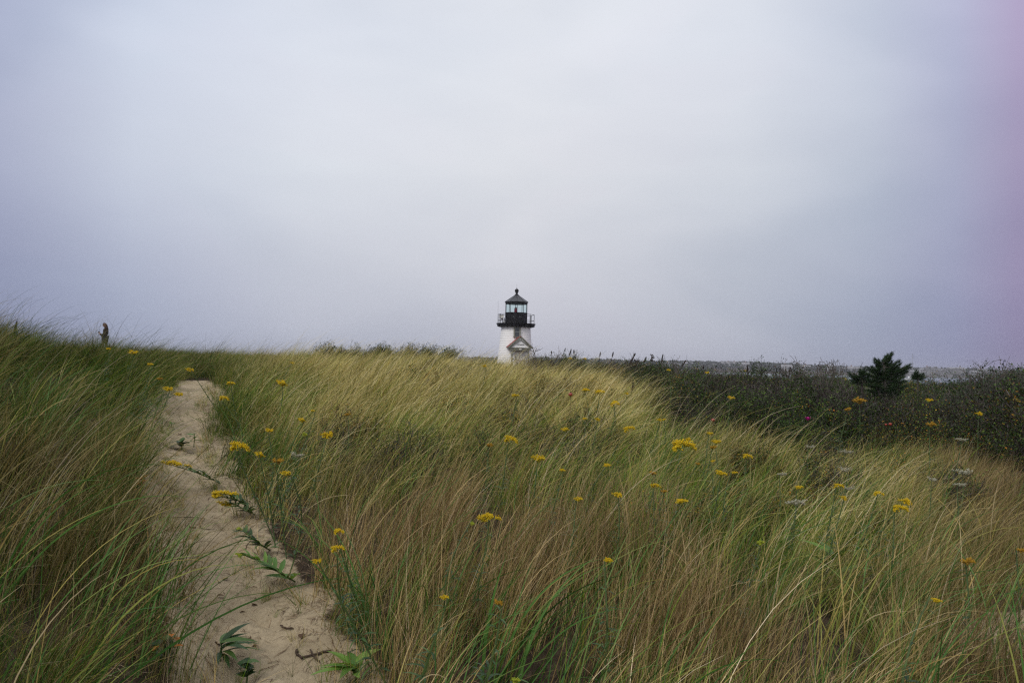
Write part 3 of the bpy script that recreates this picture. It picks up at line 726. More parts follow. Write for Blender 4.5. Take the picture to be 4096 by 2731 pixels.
for k in range(10):
    s_ = MB(); s_.tube([dv(k, 1.235, 6.86), dv(k, .2, 7.565)], .014, 4); s_.build('roof_rib', 'black_iron', roof)
fl = MB(); fl.lathe([(.21, 7.54), (.21, 7.62), (.15, 7.64), (.11, 7.68), (.11, 7.78), (.15, 7.80), (.15, 7.83), (.09, 7.85)] , 20)
fl.lathe([(.205 * math.sin(math.pi * i / 12) + .002, 8.02 - .205 * math.cos(math.pi * i / 12)) for i in range(13)], 20)
fl.build('ball_vent', 'black_iron', tower, True)
rd = MB(); rd.tube([(0, 0, 8.2), (0, 0, 8.32)], .035, 6); rd.tube([(0, 0, 8.3), (0, 0, 8.72)], .008, 4); rd.build('lightning_rod', 'black_iron', tower)
# railing
rail = bpy.data.objects.new('railing', None); COL.objects.link(rail); rail.parent = tower
RR = 1.84; post_me = MB().tube([(0, 0, 4.64), (0, 0, 5.60)], .028, 6).mesh('post', 'black_iron')
for k in range(10):
    a = PH + STEP * k + R(9); o = link('post', post_me, rail); o.location = (RR * math.sin(a), -RR * math.cos(a), 0)
for z in (4.96, 5.58):
    for k in range(10):
        a = PH + STEP * k + R(9); a2 = a + STEP
        b_ = MB().tube([(RR * math.sin(a), -RR * math.cos(a), z), (RR * math.sin(a2), -RR * math.cos(a2), z)], .020, 5); b_.build('rail', 'black_iron', rail)
for a in (R(52), R(-68)):
    MB().tube([(RR * math.sin(a), -RR * math.cos(a), 4.66), (RR * math.sin(a), -RR * math.cos(a), 5.42)], .022, 5).build('post', 'black_iron', rail)
# window high in the tower
def frame_at(az, r, h, tiltf=True):
    return Matrix.Rotation(az, 4, 'Z') @ Matrix.Translation((0, -r, h)) @ (Matrix.Rotation(R(-5.2), 4, 'X') if tiltf else Matrix())
win = bpy.data.objects.new('window', None); COL.objects.link(win); win.parent = tower
Mw = frame_at(R(5), 1.545, 3.79)
b_ = MB()
for c_, d in (((-.29, 0, 0), (.13, .15, 1.02)), ((.29, 0, 0), (.13, .15, 1.02)), ((0, 0, .50), (.71, .17, .10))): b_.box(c_, d, Mw)
b_.build('window_frame', 'olive_trim', win)
MB().box((0, -.02, -.54), (.78, .24, .07), Mw).build('sill', 'olive_trim', win)
for z in (.235, -.26):
    MB().box((0, .02, z), (.45, .03, .46), Mw).build('pane', 'darkglass', win)
b_ = MB(); b_.box((0, -.005, -.015), (.45, .05, .045), Mw)
for x in (-.21, .21): b_.box((x, -.004, 0), (.03, .045, .96), Mw)
b_.build('sash', 'grey_metal', win)
# entrance porch with a gable
por = bpy.data.objects.new('porch', None); COL.objects.link(por); por.parent = tower
Mp = Matrix.Rotation(R(11.5), 4, 'Z') @ Matrix.Translation((0, -1.66, 0))   # local -y points out of the door
HW, AP, EV, DP = 1.22, 3.28, 2.18, .82
def plate(b_, x0, z0, x1, z1, y0, y1, th):
    d = Vector((x1 - x0, 0, z1 - z0)).normalized(); n_ = Vector((-d.z, 0, d.x)) * th * (1 if d.x > 0 else -1)
    vs = []
    for y in (y0, y1):
        for (x, z) in ((x0, z0), (x1, z1)): vs += [Vector((x, y, z)), Vector((x, y, z)) + n_]
    return b_.add([Mp @ v for v in vs], [(0, 1, 3, 2), (4, 6, 7, 5), (0, 4, 5, 1), (2, 3, 7, 6), (0, 2, 6, 4), (1, 5, 7, 3)])
for s_ in (-1, 1):
    plate(MB(), s_ * HW, EV, 0, AP, -DP, .35, .05).build('roof', 'red_shingle', por)
    rfp = por.children[-1] if por.children else None
    plate(MB(), s_ * (HW + .02), EV - .10, 0, AP - .13 + .02, -DP - .055, -DP - .003, .14).build('rake_board', 'olive_trim', por)
    plate(MB(), s_ * (HW - .24), EV - .02, 0, AP - .34, -DP - .03, -DP + .04, .07).build('rake_moulding', 'olive_trim', por)
b_ = MB(); vs = [Mp @ Vector(p) for p in ((-1.02, -DP + .05, EV), (1.02, -DP + .05, EV), (0, -DP + .05, AP - .10), (-1.02, -DP + .09, EV), (1.02, -DP + .09, EV), (0, -DP + .09, AP - .10))]
b_.add(vs, [(0, 1, 2), (5, 4, 3), (0, 3, 4, 1), (1, 4, 5, 2), (2, 5, 3, 0)]); gb = b_.build('gable_board', 'shingle_white', por)
MB().box((0, -DP + .035, 2.50), (.72, .04, .05), Mp).build('louvre', 'black_iron', gb)
b_ = MB(); b_.box((0, -DP + .02, EV - .02), (2.42, .20, .07), Mp); b_.box((0, -DP + .06, EV - .17), (2.05, .16, .22), Mp); b_.build('lintel', 'olive_trim', por)
for s_ in (-1, 1): MB().box((s_ * .94, -.35, EV - .16), (.13, .72, .2), Mp).build('side_beam', 'olive_trim', por)
for s_ in (-1, 1): MB().box((s_ * .82, -DP + .07, .98), (.12, .12, 2.16), Mp).build('column', 'olive_trim', por)
b_ = MB(); b_.box((-.62, -.30, 1.0), (.42, .05, 2.1), Mp); b_.box((.62, -.30, 1.0), (.42, .05, 2.1), Mp); b_.build('porch_wall', 'shingle_white', por)
dr = MB().box((0, -.32, .98), (.82, .06, 2.05), Mp).build('door', 'pink_door', por)
b_ = MB()
for x, z in ((-.19, .45), (.19, .45), (-.19, 1.35), (.19, 1.35)): b_.box((x, -.355, z), (.28, .015, .66), Mp)
b_.build('door_panel', 'sign_white', dr)
MB().box((.33, -.37, .95), (.04, .05, .12), Mp).build('handle', 'grey_metal', dr)
MB().box((-.02, -DP - .035, EV - .14), (.24, .02, .15), Mp).build('number_plate', 'sign_white', por)
# things standing on or in the tower
bc = thing('beacon_light', (LX - .06, LY - .15, BZ + 5.70), 'red beacon lamp standing behind the glass of the lantern', 'lamp')
MB().lathe([(.24, 0), (.24, .05), (.10, .07), (.10, .10)], 16).build('base', 'grey_metal', bc)
MB().lathe([(.13, .10), (.145, .13), (.145, .50), (.12, .54)], 20).build('lens', 'beacon', bc, True)
MB().lathe([(.10, .53), (.09, .60), (.04, .66)], 14).build('cap', 'sign_white', bc)
fs = thing('fog_sensor', (LX - 1.42, LY - .55, BZ + 4.70), 'pale box shaped fog sensor on a stand on the left of the black gallery', 'sensor')
MB().box((0, 0, .62), (.42, .30, .26), Matrix.Rotation(R(-4), 4, 'Y')).build('housing', 'sign_white', fs)
MB().box((-.01, -.02, .80), (.46, .34, .04), Matrix.Rotation(R(-4), 4, 'Y')).build('hood', 'grey_metal', fs)
b_ = MB(); b_.lathe([(.15, 0), (.13, .10), (.05, .22), (.05, .5)], 12); b_.build('stand', 'grey_metal', fs)
MB().lathe([(.09, .28), (.11, .32), (.11, .42), (.06, .46)], 12).build('horn', 'drift', fs); fs.children[-1].location.x = .22
an = thing('whip_antenna', (LX - 1.85, LY - .1, BZ + 4.70), 'thin whip antenna fixed to the left end of the gallery railing', 'antenna')
MB().tube([(0, 0, -.05), (0, 0, .9)], .02, 5).build('mount', 'grey_metal', an); MB().tube([(0, 0, .85), (-.02, 0, 2.25)], .010, 4).build('whip', 'grey_metal', an)

# ------------------------------------------------------------------ the person on the far dune
def skin(name, verts, edges, radii, m, parent, sub=2, smooth=True):
    me = bpy.data.meshes.new(name); me.from_pydata(verts, edges, []); me.materials.append(M[m])
    o = link(name, me, parent); s_ = o.modifiers.new('skin', 'SKIN'); s_.use_smooth_shade = True
    for i, r_ in enumerate(radii):
        me.skin_vertices[0].data[i].radius = r_ if isinstance(r_, tuple) else (r_, r_)
    me.skin_vertices[0].data[0].use_root = True
    sb = o.modifiers.new('sub', 'SUBSURF'); sb.levels = sb.render_levels = sub
    return o
M['skin'] = worn('skin', (.42, .25, .19), .5, .1, 8, bmp=0)
M['top'] = worn('dark brown knit top', (.035, .024, .020), .9, .3, 12)
M['trousers'] = worn('dark trousers', (.03, .032, .045), .9, .3, 12)
M['hair'] = worn('long brown hair', (.075, .035, .022), .6, .4, 24, bmp=.3)
M['phone'] = worn('black phone', (.02, .02, .02), .3, .1, 9, bmp=0)
HP = rot(417, 1400) ; PX0 = HP[0] * 43 + .02; gp = gh(PX0, 43.0)
per = thing('person', (PX0, 43, gp), 'person in dark top with long brown hair walking left and looking down at a phone', 'person', rz=R(0))
# faces -x; legs mid-stride
bv = [(0,0,.93),(0,0,1.08),(.01,0,1.24),(.02,0,1.38),(0,0,1.46),(-.03,0,1.51),
      (0,-.09,.90),(-.09,-.10,.50),(.0,-.10,.09),(-.15,-.10,.05),
      (0,.09,.90),(.03,.10,.50),(.20,.10,.12),(.07,.10,.05),
      (.02,-.17,1.36),(.02,-.21,1.12),(-.20,-.12,1.06),(-.27,-.07,1.13),
      (.02,.17,1.36),(.02,.21,1.12),(-.20,.12,1.06),(-.27,.06,1.13)]
be = [(0,1),(1,2),(2,3),(3,4),(4,5),(0,6),(6,7),(7,8),(8,9),(0,10),(10,11),(11,12),(12,13),(3,14),(14,15),(15,16),(16,17),(3,18),(18,19),(19,20),(20,21)]
br_ = [(.11,.15),(.10,.13),(.11,.15),(.09,.13),.055,.05,.095,.06,.045,.04,.095,.06,.045,.04,.06,.05,.038,.028,.06,.05,.038,.028]
body = skin('body', bv, be, br_, 'top', per)
# trousers as a slightly larger skin from the hips down
skin('trousers', [bv[0],bv[6],bv[7],(0,-.10,.14),bv[10],bv[11],(.18,.10,.17)], [(0,1),(1,2),(2,3),(0,4),(4,5),(5,6)], [(.125,.165),.105,.072,.058,.105,.072,.058], 'trousers', per)
hd = MB(); hv = []
def head_r(th, ph):       # th from top, ph around; face towards -x
    x, y, z = math.sin(th) * math.cos(ph), math.sin(th) * math.sin(ph), math.cos(th)
    r_ = Vector((x * .098, y * .076, z * .118))
    if x < 0:
        f = max(0, -x)
        r_.x += .012 * math.exp(-((z - .25) / .15) ** 2) * math.exp(-(abs(y) - .35) ** 2 / .02) * f      # eye hollows
        r_.x -= .024 * math.exp(-((z + .05) / .18) ** 2) * math.exp(-(y / .16) ** 2) * f               # nose
        r_.x -= .006 * math.exp(-((z + .48) / .08) ** 2) * math.exp(-(y / .3) ** 2) * f                # mouth
        r_.x -= .010 * math.exp(-((z + .8) / .15) ** 2) * math.exp(-(y / .3) ** 2) * f                 # chin
        if z < 0: r_.y *= 1 + .22 * z
    return r_
nth, nph = 18, 26
vs = [head_r(math.pi * (i + .02) / (nth + .04), 2 * math.pi * k / nph) for i in range(nth + 1) for k in range(nph)]
fs_ = [(i * nph + k, (i + 1) * nph + k, (i + 1) * nph + (k + 1) % nph, i * nph + (k + 1) % nph) for i in range(nth) for k in range(nph)]
hd.add(vs, fs_)
for s_ in (-1, 1): hd.lathe([(.004, s_ * .078), (.02, s_ * .082), (.016, s_ * .088)], 8)
Hm = Matrix.Translation((-.045, 0, 1.60)) @ Matrix.Rotation(R(-22), 4, 'Y')
# ears from the lathe are laid sideways
for i in range(len(vs), len(hd.v)): x, y, z = hd.v[i]; hd.v[i] = (x * .9 + .01, z, y * 1.5 + .0)
hd.v = [tuple(Hm @ Vector(p)) for p in hd.v]; head = hd.build('head', 'skin', per, True)
for s_ in (-1, 1):
    e_ = MB(); e_.lathe([(.0005, -.009), (.008, -.005), (.0095, 0), (.008, .005), (.0005, .009)], 8); e_.v = [tuple(Hm @ (Vector(p) + Vector((-.083, s_ * .03, .028)))) for p in e_.v]; e_.build('eye', 'phone', head)
hr = MB(); vs = []
for i in range(nth + 1):
    for k in range(nph):
        th = math.pi * .62 * i / nth; p = head_r(th, 2 * math.pi * k / nph) * 1.13
        fr = max(0, -math.cos(2 * math.pi * k / nph)); p.z = max(p.z, -.06 + .115 * fr ** .5) if fr > 0 else p.z
        vs.append(Hm @ p)
hr.add(vs, fs_)
# the length of hair falling down the back in strands
rh = random.Random(5)
for k in range(46):
    y = rh.uniform(-.08, .08); a = rh.uniform(.02, .085)
    p0 = Hm @ Vector((a, y, rh.uniform(-.03, .06)))
    hr.tube([p0, p0 + Vector((.035, y * .1, -.10)), p0 + Vector((.05 + rh.gauss(0, .012), y * .2, -.20)), p0 + Vector((.04 + rh.gauss(0, .02), y * .3, -.30 - rh.random() * .08))], [.018, .022, .018, .004], 5)
hr.build('hair', 'hair', head, True)
for s_ in (-1, 1):
    base = Vector((-.27, s_ * .065, 1.13)); hb_ = Vector((-.335, s_ * .045, 1.185))
    hand = skin('hand', [tuple(base - Vector((-.03, 0, -.0))), tuple(base), tuple(hb_)], [(0, 1), (1, 2)], [.026, .027, (.020, .034)], 'skin', per, 1)
    for j in range(4):
        y0 = s_ * (.03 + .0 * j); f0 = hb_ + Vector((.012 * j - .02, 0, .004)); l_ = (.034, .040, .037, .028)[j]
        skin('finger', [tuple(f0), tuple(f0 + Vector((-.012, -s_ * .014, l_ * .6))), tuple(f0 + Vector((-.006, -s_ * .036, l_ * .9)))], [(0, 1), (1, 2)], [.009, .0085, .0075], 'skin', hand, 1)
    skin('thumb', [tuple(base + Vector((-.03, -s_ * .01, .03))), tuple(base + Vector((-.04, -s_ * .035, .055))), tuple(base + Vector((-.055, -s_ * .045, .075)))], [(0, 1), (1, 2)], [.011, .010, .008], 'skin', hand, 1)
ph_ = thing('phone', (PX0 - .345, 43, gp + 1.225), 'small dark phone held in both hands of the person', 'phone')
MB().box((0, 0, 0), (.010, .145, .075), Matrix.Rotation(R(28), 4, 'Y')).build('case', 'phone', ph_)
MB().box((.0065, 0, 0), (.002, .130, .065), Matrix.Rotation(R(28), 4, 'Y')).build('screen', 'darkglass', ph_)

# ------------------------------------------------------------------ goldenrod, asters
def flower_mesh(name, seed, kind, m):
    """a head about 1 unit wide: arched branchlets covered in tiny florets"""
    r = random.Random(seed); b_ = MB()
    def floret(p, s_, rv_):
        a = r.random() * 6.28; u = Vector((math.cos(a), math.sin(a), r.uniform(-.4, .4))) * s_; v = Vector((-math.sin(a), math.cos(a), r.uniform(-.4, .4))) * s_
        z = Vector((0, 0, s_ * .8)); b_.add([p + u, p + v, p - u, p - v, p + z, p - z * .6], [(0, 1, 4), (1, 2, 4), (2, 3, 4), (3, 0, 4), (1, 0, 5), (3, 2, 5)], rv_)
    if kind == 'flat':
        nb, ls, dr_, up = 15, (.22, .55), .10, .30
    elif kind == 'plume':
        nb, ls, dr_, up = 17, (.12, .32), .25, .25
    elif kind == 'aster':
        nb, ls, dr_, up = 20, (.25, .55), .02, .28
    else: nb, ls, dr_, up = 9, (.15, .33), .15, .35
    for k in range(nb):
        a = r.random() * 6.28; L = r.uniform(*ls)
        if kind == 'plume': q = k / nb; p0 = Vector((q * .75 - .30, 0, .16 * math.sin(q * 2.6) - .05))
        else: p0 = Vector((r.gauss(0, .03), r.gauss(0, .03), -.22 + .1 * r.random()))
        d = Vector((math.cos(a), math.sin(a) * .8, up * 2 * r.uniform(.5, 1.2)))
        pts = []
        for i in range(7):
            q = i / 6; pts.append(p0 + Vector((d.x * L * q, d.y * L * q, d.z * L * (q - .55 * q * q) - dr_ * L * q * q)))
        b_.tube(pts, [.010] * 6 + [.004], 3, .98)
        nf = 44 if kind != 'aster' else 9
        for i in range(nf):
            q = r.uniform(.22 if kind != 'aster' else .6, 1.04) * 6; i0 = min(5, int(q)); p = pts[i0].lerp(pts[i0 + 1], q - i0)
            wv = .035 if kind != 'aster' else .05
            p = p + Vector((r.gauss(0, wv), r.gauss(0, wv), abs(r.gauss(0, .028)) + .01)); floret(p, r.uniform(.018, .034) * (1.1 if kind == 'aster' else 1), r.random() * .9)
    return b_.mesh(name, m)
FL = {'flat': [flower_mesh('flower_head', 10 + i, 'flat', 'yellow') for i in range(3)],
      'plume': [flower_mesh('flower_head', 20 + i, 'plume', 'yellow') for i in range(3)],
      'faded': [flower_mesh('flower_head', 30 + i, 'flat', 'ochre') for i in range(2)],
      'bud': [flower_mesh('flower_head', 40 + i, 'bud', 'bud') for i in range(2)],
      'aster': [flower_mesh('flower_head', 50 + i, 'aster', 'white') for i in range(3)]}
STEMS = []
for v_ in range(4):      # unit tall stems from the origin to (0,0,1) with a bow in them, leaves built as one loose set
    r = random.Random(60 + v_); bow = r.uniform(-.14, .14)
    pts = [Vector((bow * math.sin(math.pi * q), .05 * math.sin(math.pi * q * 1.3), q)) for q in [i / 8 for i in range(9)]]
    st_me = MB().tube(pts, [.0055] * 6 + [.005, .004, .003], 5).mesh('stem', 'stem')
    lf = MB()
    for k in range(30):
        q = r.uniform(.15, .985); i0 = min(7, int(q * 8)); p = pts[i0].lerp(pts[i0 + 1], q * 8 - i0); a = k * 2.4 + r.gauss(0, .2)
        L = .17 * (1.15 - .75 * q) * r.uniform(.8, 1.2)
        lf.leaf(p, (math.cos(a), math.sin(a), .55), (0, 0, 1), L * .8, L * .12, .2, .5, 3, r.random())
    STEMS.append((st_me, lf.mesh('foliage', 'goldleaf')))
single_leaf = [MB().leaf((0, 0, 0), (1, 0, .15), (0, 0, 1), 1, .20, .25, .35, 6, v_).mesh('leaf', 'goldleaf') for v_ in (.1, .5, .95)]
bright_leaf = [MB().leaf((0, 0, 0), (1, 0, .15), (0, 0, 1), 1, .22, .25, .35, 6, v_).mesh('leaf', 'brightleaf') for v_ in (.1, .9)]
YEL = 'goldenrod in flower'
def flower(px, py, wpx, label, kind='flat', name='goldenrod', cat='goldenrod', group='goldenrod plants on the dunes', h=.70, lean=None):
    """head seen at px,py and wpx photo pixels wide"""
    p = rays(px, py, h, 40); d = p[1]; wm = max(.035, wpx / F * d) * (.85 if kind == 'aster' else float(np.interp(wpx, [20, 60], [1.25, .95])))
    r = random.Random(int(px * 7 + py)); ln = lean if lean is not None else (r.uniform(-.16, -.04), r.uniform(-.05, .10))
    bx, by = p[0] + ln[0], d + ln[1]
    for _ in range(14):
        if sand_d(np.array([bx]), np.array([by]))[0] > .08: break
        bx += .07 if (px > 760 or py < 1500) else -.07
    bz = gh(bx, by)
    top = Vector((p[0] - bx, d - by, p[2] + h - bz)); root = thing(name, (bx, by, bz), label, cat, group)
    sm, lm = STEMS[r.randrange(4)]
    q = top.to_track_quat('Z', 'X').to_euler(); L = top.length
    for nm, me in (('stem', sm), ('foliage', lm)):
        o = link(nm, me, root); o.rotation_euler = q; o.scale = (L, L, L) if nm == 'foliage' else (.9, .9, L)
    fl_ = link('flower_head', FL[kind][r.randrange(len(FL[kind]))], root); s_ = wm * 1.12
    fl_.scale = (s_, s_ * .9, s_ * (2.0 if kind != 'aster' else 1.5)); fl_.rotation_euler = (r.uniform(-.2, .2), r.uniform(-.1, .35), r.uniform(-.5, .5)); fl_.location = top
    return root, top
FLOW = [
 (1129,1525,46,'flat','broad goldenrod head high on the slope right of the path, below the skyline'),
 (925,1527,30,'flat','goldenrod at the right corner of the far end of the sandy path'),
 (889,1602,32,'plume','goldenrod leaning over the right edge of the path, below the far corner one'),
 (676,1549,32,'flat','goldenrod at the left edge of the path near its far end'),
 (719,1572,28,'flat','flat goldenrod leaning onto the sand from the left near the path end'),
 (764,1476,26,'flat','goldenrod in the dark grass directly behind the end of the path'),
 (602,1457,20,'flat','small goldenrod on the left dune, nearest the end of the path'),
 (534,1403,30,'flat','goldenrod just under the left skyline, right of the walking person'),
 (435,1393,14,'flat','tiny goldenrod below the walking person on the left dune'),
 (638,1511,18,'faded','faint goldenrod in the left bank above the two at the path edge'),
 (944,1802,76,'plume','wide drooping goldenrod plume at the right edge of the middle path'),
 (1040,1812,40,'flat','goldenrod head just right of the wide drooping plume beside the path'),
 (1108,1838,44,'faded','darker goldenrod head between two brighter ones, right of the path'),
 (1148,1889,36,'flat','goldenrod lowest of the row that descends right of the middle path'),
 (1221,1735,30,'bud','upright goldenrod column with green tip, right of the middle path'),
 (1312,1732,46,'flat','round goldenrod head right of the upright one amid golden grass'),
 (1208,1674,30,'flat','goldenrod standing above the upright one on the green slope'),
 (1080,1717,26,'flat','small goldenrod between the path and the green slope of upright heads'),
 (1389,1655,20,'faded','faint goldenrod deep in the golden grass of the left centre slope'),
 (1252,1639,14,'flat','tiny goldenrod above the upright goldenrods on the slope'),
 (1172,1449,14,'flat','tiny goldenrod near the skyline above the broad goldenrod head'),
 (1350,2141,44,'plume','upper of two bright goldenrod tufts in the brown grass'),
 (1342,2209,46,'plume','lower of two bright goldenrod tufts in the brown grass'),
 (1270,2239,18,'flat','small goldenrod left of the pair of bright tufts'),
 (1946,2084,76,'plume','large goldenrod head in the brown grass at the centre'),
 (1890,2086,18,'bud','small greenish goldenrod close left of the large central head'),
 (1780,2383,30,'flat','lone goldenrod low in the brown grass below the centre'),
 (1993,2409,36,'faded','faded goldenrod low in the brown grass right of the lone one'),
 (2063,2718,60,'bud','goldenrod in bud at the very lower edge among broad green blades'),
 (2435,2238,14,'flat','tiny goldenrod among leaning straw stalks right of centre'),
 (2063,1576,26,'flat','goldenrod on the slope directly beneath the lighthouse'),
 (1940,1460,16,'flat','small goldenrod at the crest left of the lighthouse foot'),
 (2345,1554,28,'flat','goldenrod left of the wide golden head on the upper right slope'),
 (2401,1560,38,'flat','wide golden head on the upper right slope beside a smaller one'),
 (2509,1571,16,'flat','small goldenrod next to the dark mullein spike in the grass'),
 (2464,1604,24,'flat','upper of two tilted goldenrods below the dark mullein spike'),
 (2454,1625,32,'plume','lower of two tilted goldenrods below the dark mullein spike'),
 (2340,1671,16,'flat','left one of two small goldenrods midway on the right slope'),
 (2393,1673,20,'flat','right one of two small goldenrods midway on the right slope'),
 (2639,1675,18,'flat','left twin of a close pair of goldenrods near the thicket'),
 (2656,1675,14,'flat','right twin of a close pair of goldenrods near the thicket'),
 (2261,1713,30,'flat','goldenrod alone in mid slope below the lighthouse, right of its axis'),
 (2511,1724,36,'plume','goldenrod sloping down to the right in mid slope'),
 (2034,1768,52,'plume','goldenrod plume with green end on the slope under the lighthouse'),
 (1958,1776,26,'faded','faint goldenrod left of the plume under the lighthouse'),
 (2157,1826,62,'flat','loose wide goldenrod head in the centre of the slope'),
 (2251,1877,20,'flat','small goldenrod below right of the loose wide head'),
 (2430,1857,26,'flat','goldenrod in green grass right of the loose wide head'),
 (2841,1730,22,'flat','goldenrod just below the green edge of the thicket'),
 (2753,1753,22,'flat','two small blooms of goldenrod left of the one below the thicket edge'),
 (2868,1761,34,'flat','flat goldenrod a little below the one at the thicket edge'),
 (2852,1782,26,'faded','dull goldenrod close under the flat one near the thicket'),
 (2720,1798,92,'plume','long arching goldenrod plume on the right slope'),
 (2984,1832,30,'plume','goldenrod right of the long arching plume'),
 (2852,1841,14,'flat','tiny goldenrod right of the end of the long arching plume'),
 (2793,1853,14,'faded','tiny fading goldenrod under the long arching plume'),
 (2890,1885,46,'flat','dense bright goldenrod head on the right slope, biggest there'),
 (2940,1887,20,'flat','small goldenrod close right of the dense bright head'),
 (2610,1886,24,'faded','yellowish goldenrod between the centre and the dense bright head'),
 (2315,1990,34,'flat','goldenrod in the brown grass right of the large central head'),
 (2475,1975,36,'flat','goldenrod tilted left in the brown grass, right of centre'),
 (2618,1951,32,'plume','goldenrod arching to the right above a wide flat one'),
 (2656,1961,20,'faded','fading goldenrod beside the one that arches to the right'),
 (2728,1995,48,'flat','wide flat goldenrod in green grass on the lower right slope'),
 (3198,1943,28,'flat','goldenrod above the large white aster spray'),
 (3349,1950,30,'plume','goldenrod arching right beside a white aster on the right'),
 (3379,1989,26,'flat','goldenrod below the white aster on the right'),
 (3508,1982,34,'plume','goldenrod with curved tip far right, left of the wide loose one'),
 (3630,1997,50,'flat','wide loose goldenrod on the far right slope'),
 (3592,2045,54,'plume','goldenrod plume lying flat under the wide loose one, far right'),
 (3042,2165,44,'bud','green tipped upright goldenrod in the lower right grass'),
 (3871,2239,60,'faded','dusky goldenrod plume near the right sand patch'),
 (4088,2198,34,'faded','dusky goldenrod cut by the right edge of the frame'),
 (3749,2400,34,'flat','small goldenrod low in the dark grass near the right sand patch'),
]
for px, py, wp, kd, lb in FLOW: flower(px, py, wp, lb, kd)
ASTER = [
 (3185,2002,84,'large white aster spray tilted right in the lower right grass'),
 (3382,1873,54,'white aster spray tilted right above the goldenrods'),
 (3395,1948,44,'white aster beside an arching goldenrod'),
 (3385,1803,48,'white aster tuft near the foot of the thicket'),
 (3242,1784,36,'small white aster left of the tuft near the thicket'),
 (3856,1880,76,'long white aster spray far right below the dark thicket'),
 (3840,1934,50,'thinner white aster under the long far right spray'),
 (3732,1915,44,'faint white aster left of the long far right spray'),
 (3128,1892,44,'faint white aster in green grass right of the dense goldenrod'),
 (3846,1753,44,'white aster at the edge of the dark thicket, far right'),
 (1190,1815,56,'pale cream aster cluster among the goldenrods right of the path'),
 (3462,1550,40,'white aster mound in the thicket just left of the cedar foot'),
 (3537,1577,34,'white aster below the cedar in the thicket'),
 (3364,1519,30,'cream bloom in the thicket near the water gap'),
 (3916,1612,30,'white aster in the dark thicket, right of the cedar'),
 (4061,1668,50,'white aster in the dark thicket at the right edge'),
]
for px, py, wp, lb in ASTER:
    flower(px, py, wp, lb, 'aster', 'white_aster', 'aster', 'white asters in the grass and thicket', .62 if py > 1770 else .78)
THK = [
 (3435,1594,46,'faded','orange yellow bloom cluster in the thicket below the cedar'),
 (3389,1631,24,'faded','small orange tuft in the thicket left of the cedar'),
 (3718,1597,26,'flat','yellow goldenrod in the dark thicket right of the cedar'),
 (3382,1508,20,'flat','yellow goldenrod at the thicket top near the water gap'),
 (3920,1650,22,'flat','yellow goldenrod in the dark thicket, far right'),
 (3725,1690,34,'faded','dull goldenrod at the lower edge of the dark thicket'),
 (4088,1603,26,'flat','yellow goldenrod at the right frame edge inside the thicket'),
 (2925,1587,26,'flat','yellow goldenrod low in the thicket beside green leaves'),
 (2830,1488,16,'flat','yellow goldenrod on the thicket rim before the far shore'),
 (2982,1481,12,'flat','tiny goldenrod on the thicket rim left of the pale roof'),
 (3175,1489,14,'flat','tiny goldenrod on the thicket rim under the pale roof'),
 (2341,1420,14,'flat','yellow bloom on the shrubby crest right of the lighthouse'),
 (2283,1424,14,'flat','yellow bloom on the crest nearest the lighthouse porch'),
 (2677,1477,14,'flat','small yellow bloom on the crest beside dark seed stalks'),
]
for px, py, wp, kd, lb in THK: flower(px, py, wp, lb, kd, h=.95 if px > 2500 else .75)

def place_leaf(root, me, p, L, yaw, pitch, roll_=0.0, W=1.0):
    o = link('leaf', me, root); o.location = p; o.scale = (L, L * W, L); o.rotation_euler = Euler((roll_, -pitch, yaw)); return o
# near plants whose leaves can be told apart one by one
def leafy_stem(name, label, cat, pts, nl, L, leaves, head=None, hw=.1, W=1.0, group=None, seed=0, side=.9):
    r = random.Random(seed); b0 = Vector(pts[0]); root = thing(name, b0, label, cat, group)
    P = [Vector(p) - b0 for p in pts]; Q = []
    for i in range(len(P) - 1):
        for j in range(4): Q.append(P[i].lerp(P[i + 1], j / 4))
    Q.append(P[-1]); MB().tube(Q, [.005] * (len(Q) - 2) + [.004, .002], 6).build('stem', 'stem', root)
    for k in range(nl):
        q = .12 + .86 * k / nl; i0 = min(len(Q) - 2, int(q * (len(Q) - 1))); p = Q[i0]; d = (Q[i0 + 1] - Q[i0]).normalized()
        hd_ = math.atan2(d.y, d.x) if abs(d.z) < .97 else k * 2.4
        a = hd_ + (side if k % 2 else -side) * r.uniform(.7, 1.25) if abs(d.z) < .8 else k * 2.4 + r.gauss(0, .2)
        place_leaf(root, r.choice(leaves), p, L * (1.15 - .55 * q) * r.uniform(.8, 1.15), a, r.uniform(.15, .75), r.uniform(-.4, .4), W)
    if head:
        o = link('flower_head', FL[head][seed % len(FL[head])], root); o.location = P[-1]; o.scale = (hw, hw, hw); o.rotation_euler = (.1, .2, r.random())
    return root
def G(px, py, h=0.0, hs=None):
    p = rays(px, py, h, 30); return (p[0], p[1], p[2] + h)
leafy_stem('goldenrod', 'goldenrod lying across the middle path with dark lance leaves on its bent stem', 'goldenrod', [G(880,1935,.0), G(840,1915,.10), G(790,1892,.17), G(738,1875,.22), G(690,1862,.26)], 26, .13, single_leaf, 'plume', .20, group='goldenrod plants on the dunes', seed=1)
leafy_stem('goldenrod', 'biggest goldenrod head, bent low over the sand at the right edge of the path', 'goldenrod', [G(1010,2050,.0), G(985,2020,.12), G(940,2000,.20), G(885,1988,.24)], 20, .14, single_leaf, 'plume', .24, group='goldenrod plants on the dunes', seed=2)
leafy_stem('goldenrod', 'second spray of the big bent goldenrod, lower and further right over the sand', 'goldenrod', [G(1020,2060,.0), G(985,2042,.10), G(940,2020,.16), G(905,2012,.19)], 14, .13, single_leaf, 'flat', .17, group='goldenrod plants on the dunes', seed=4)
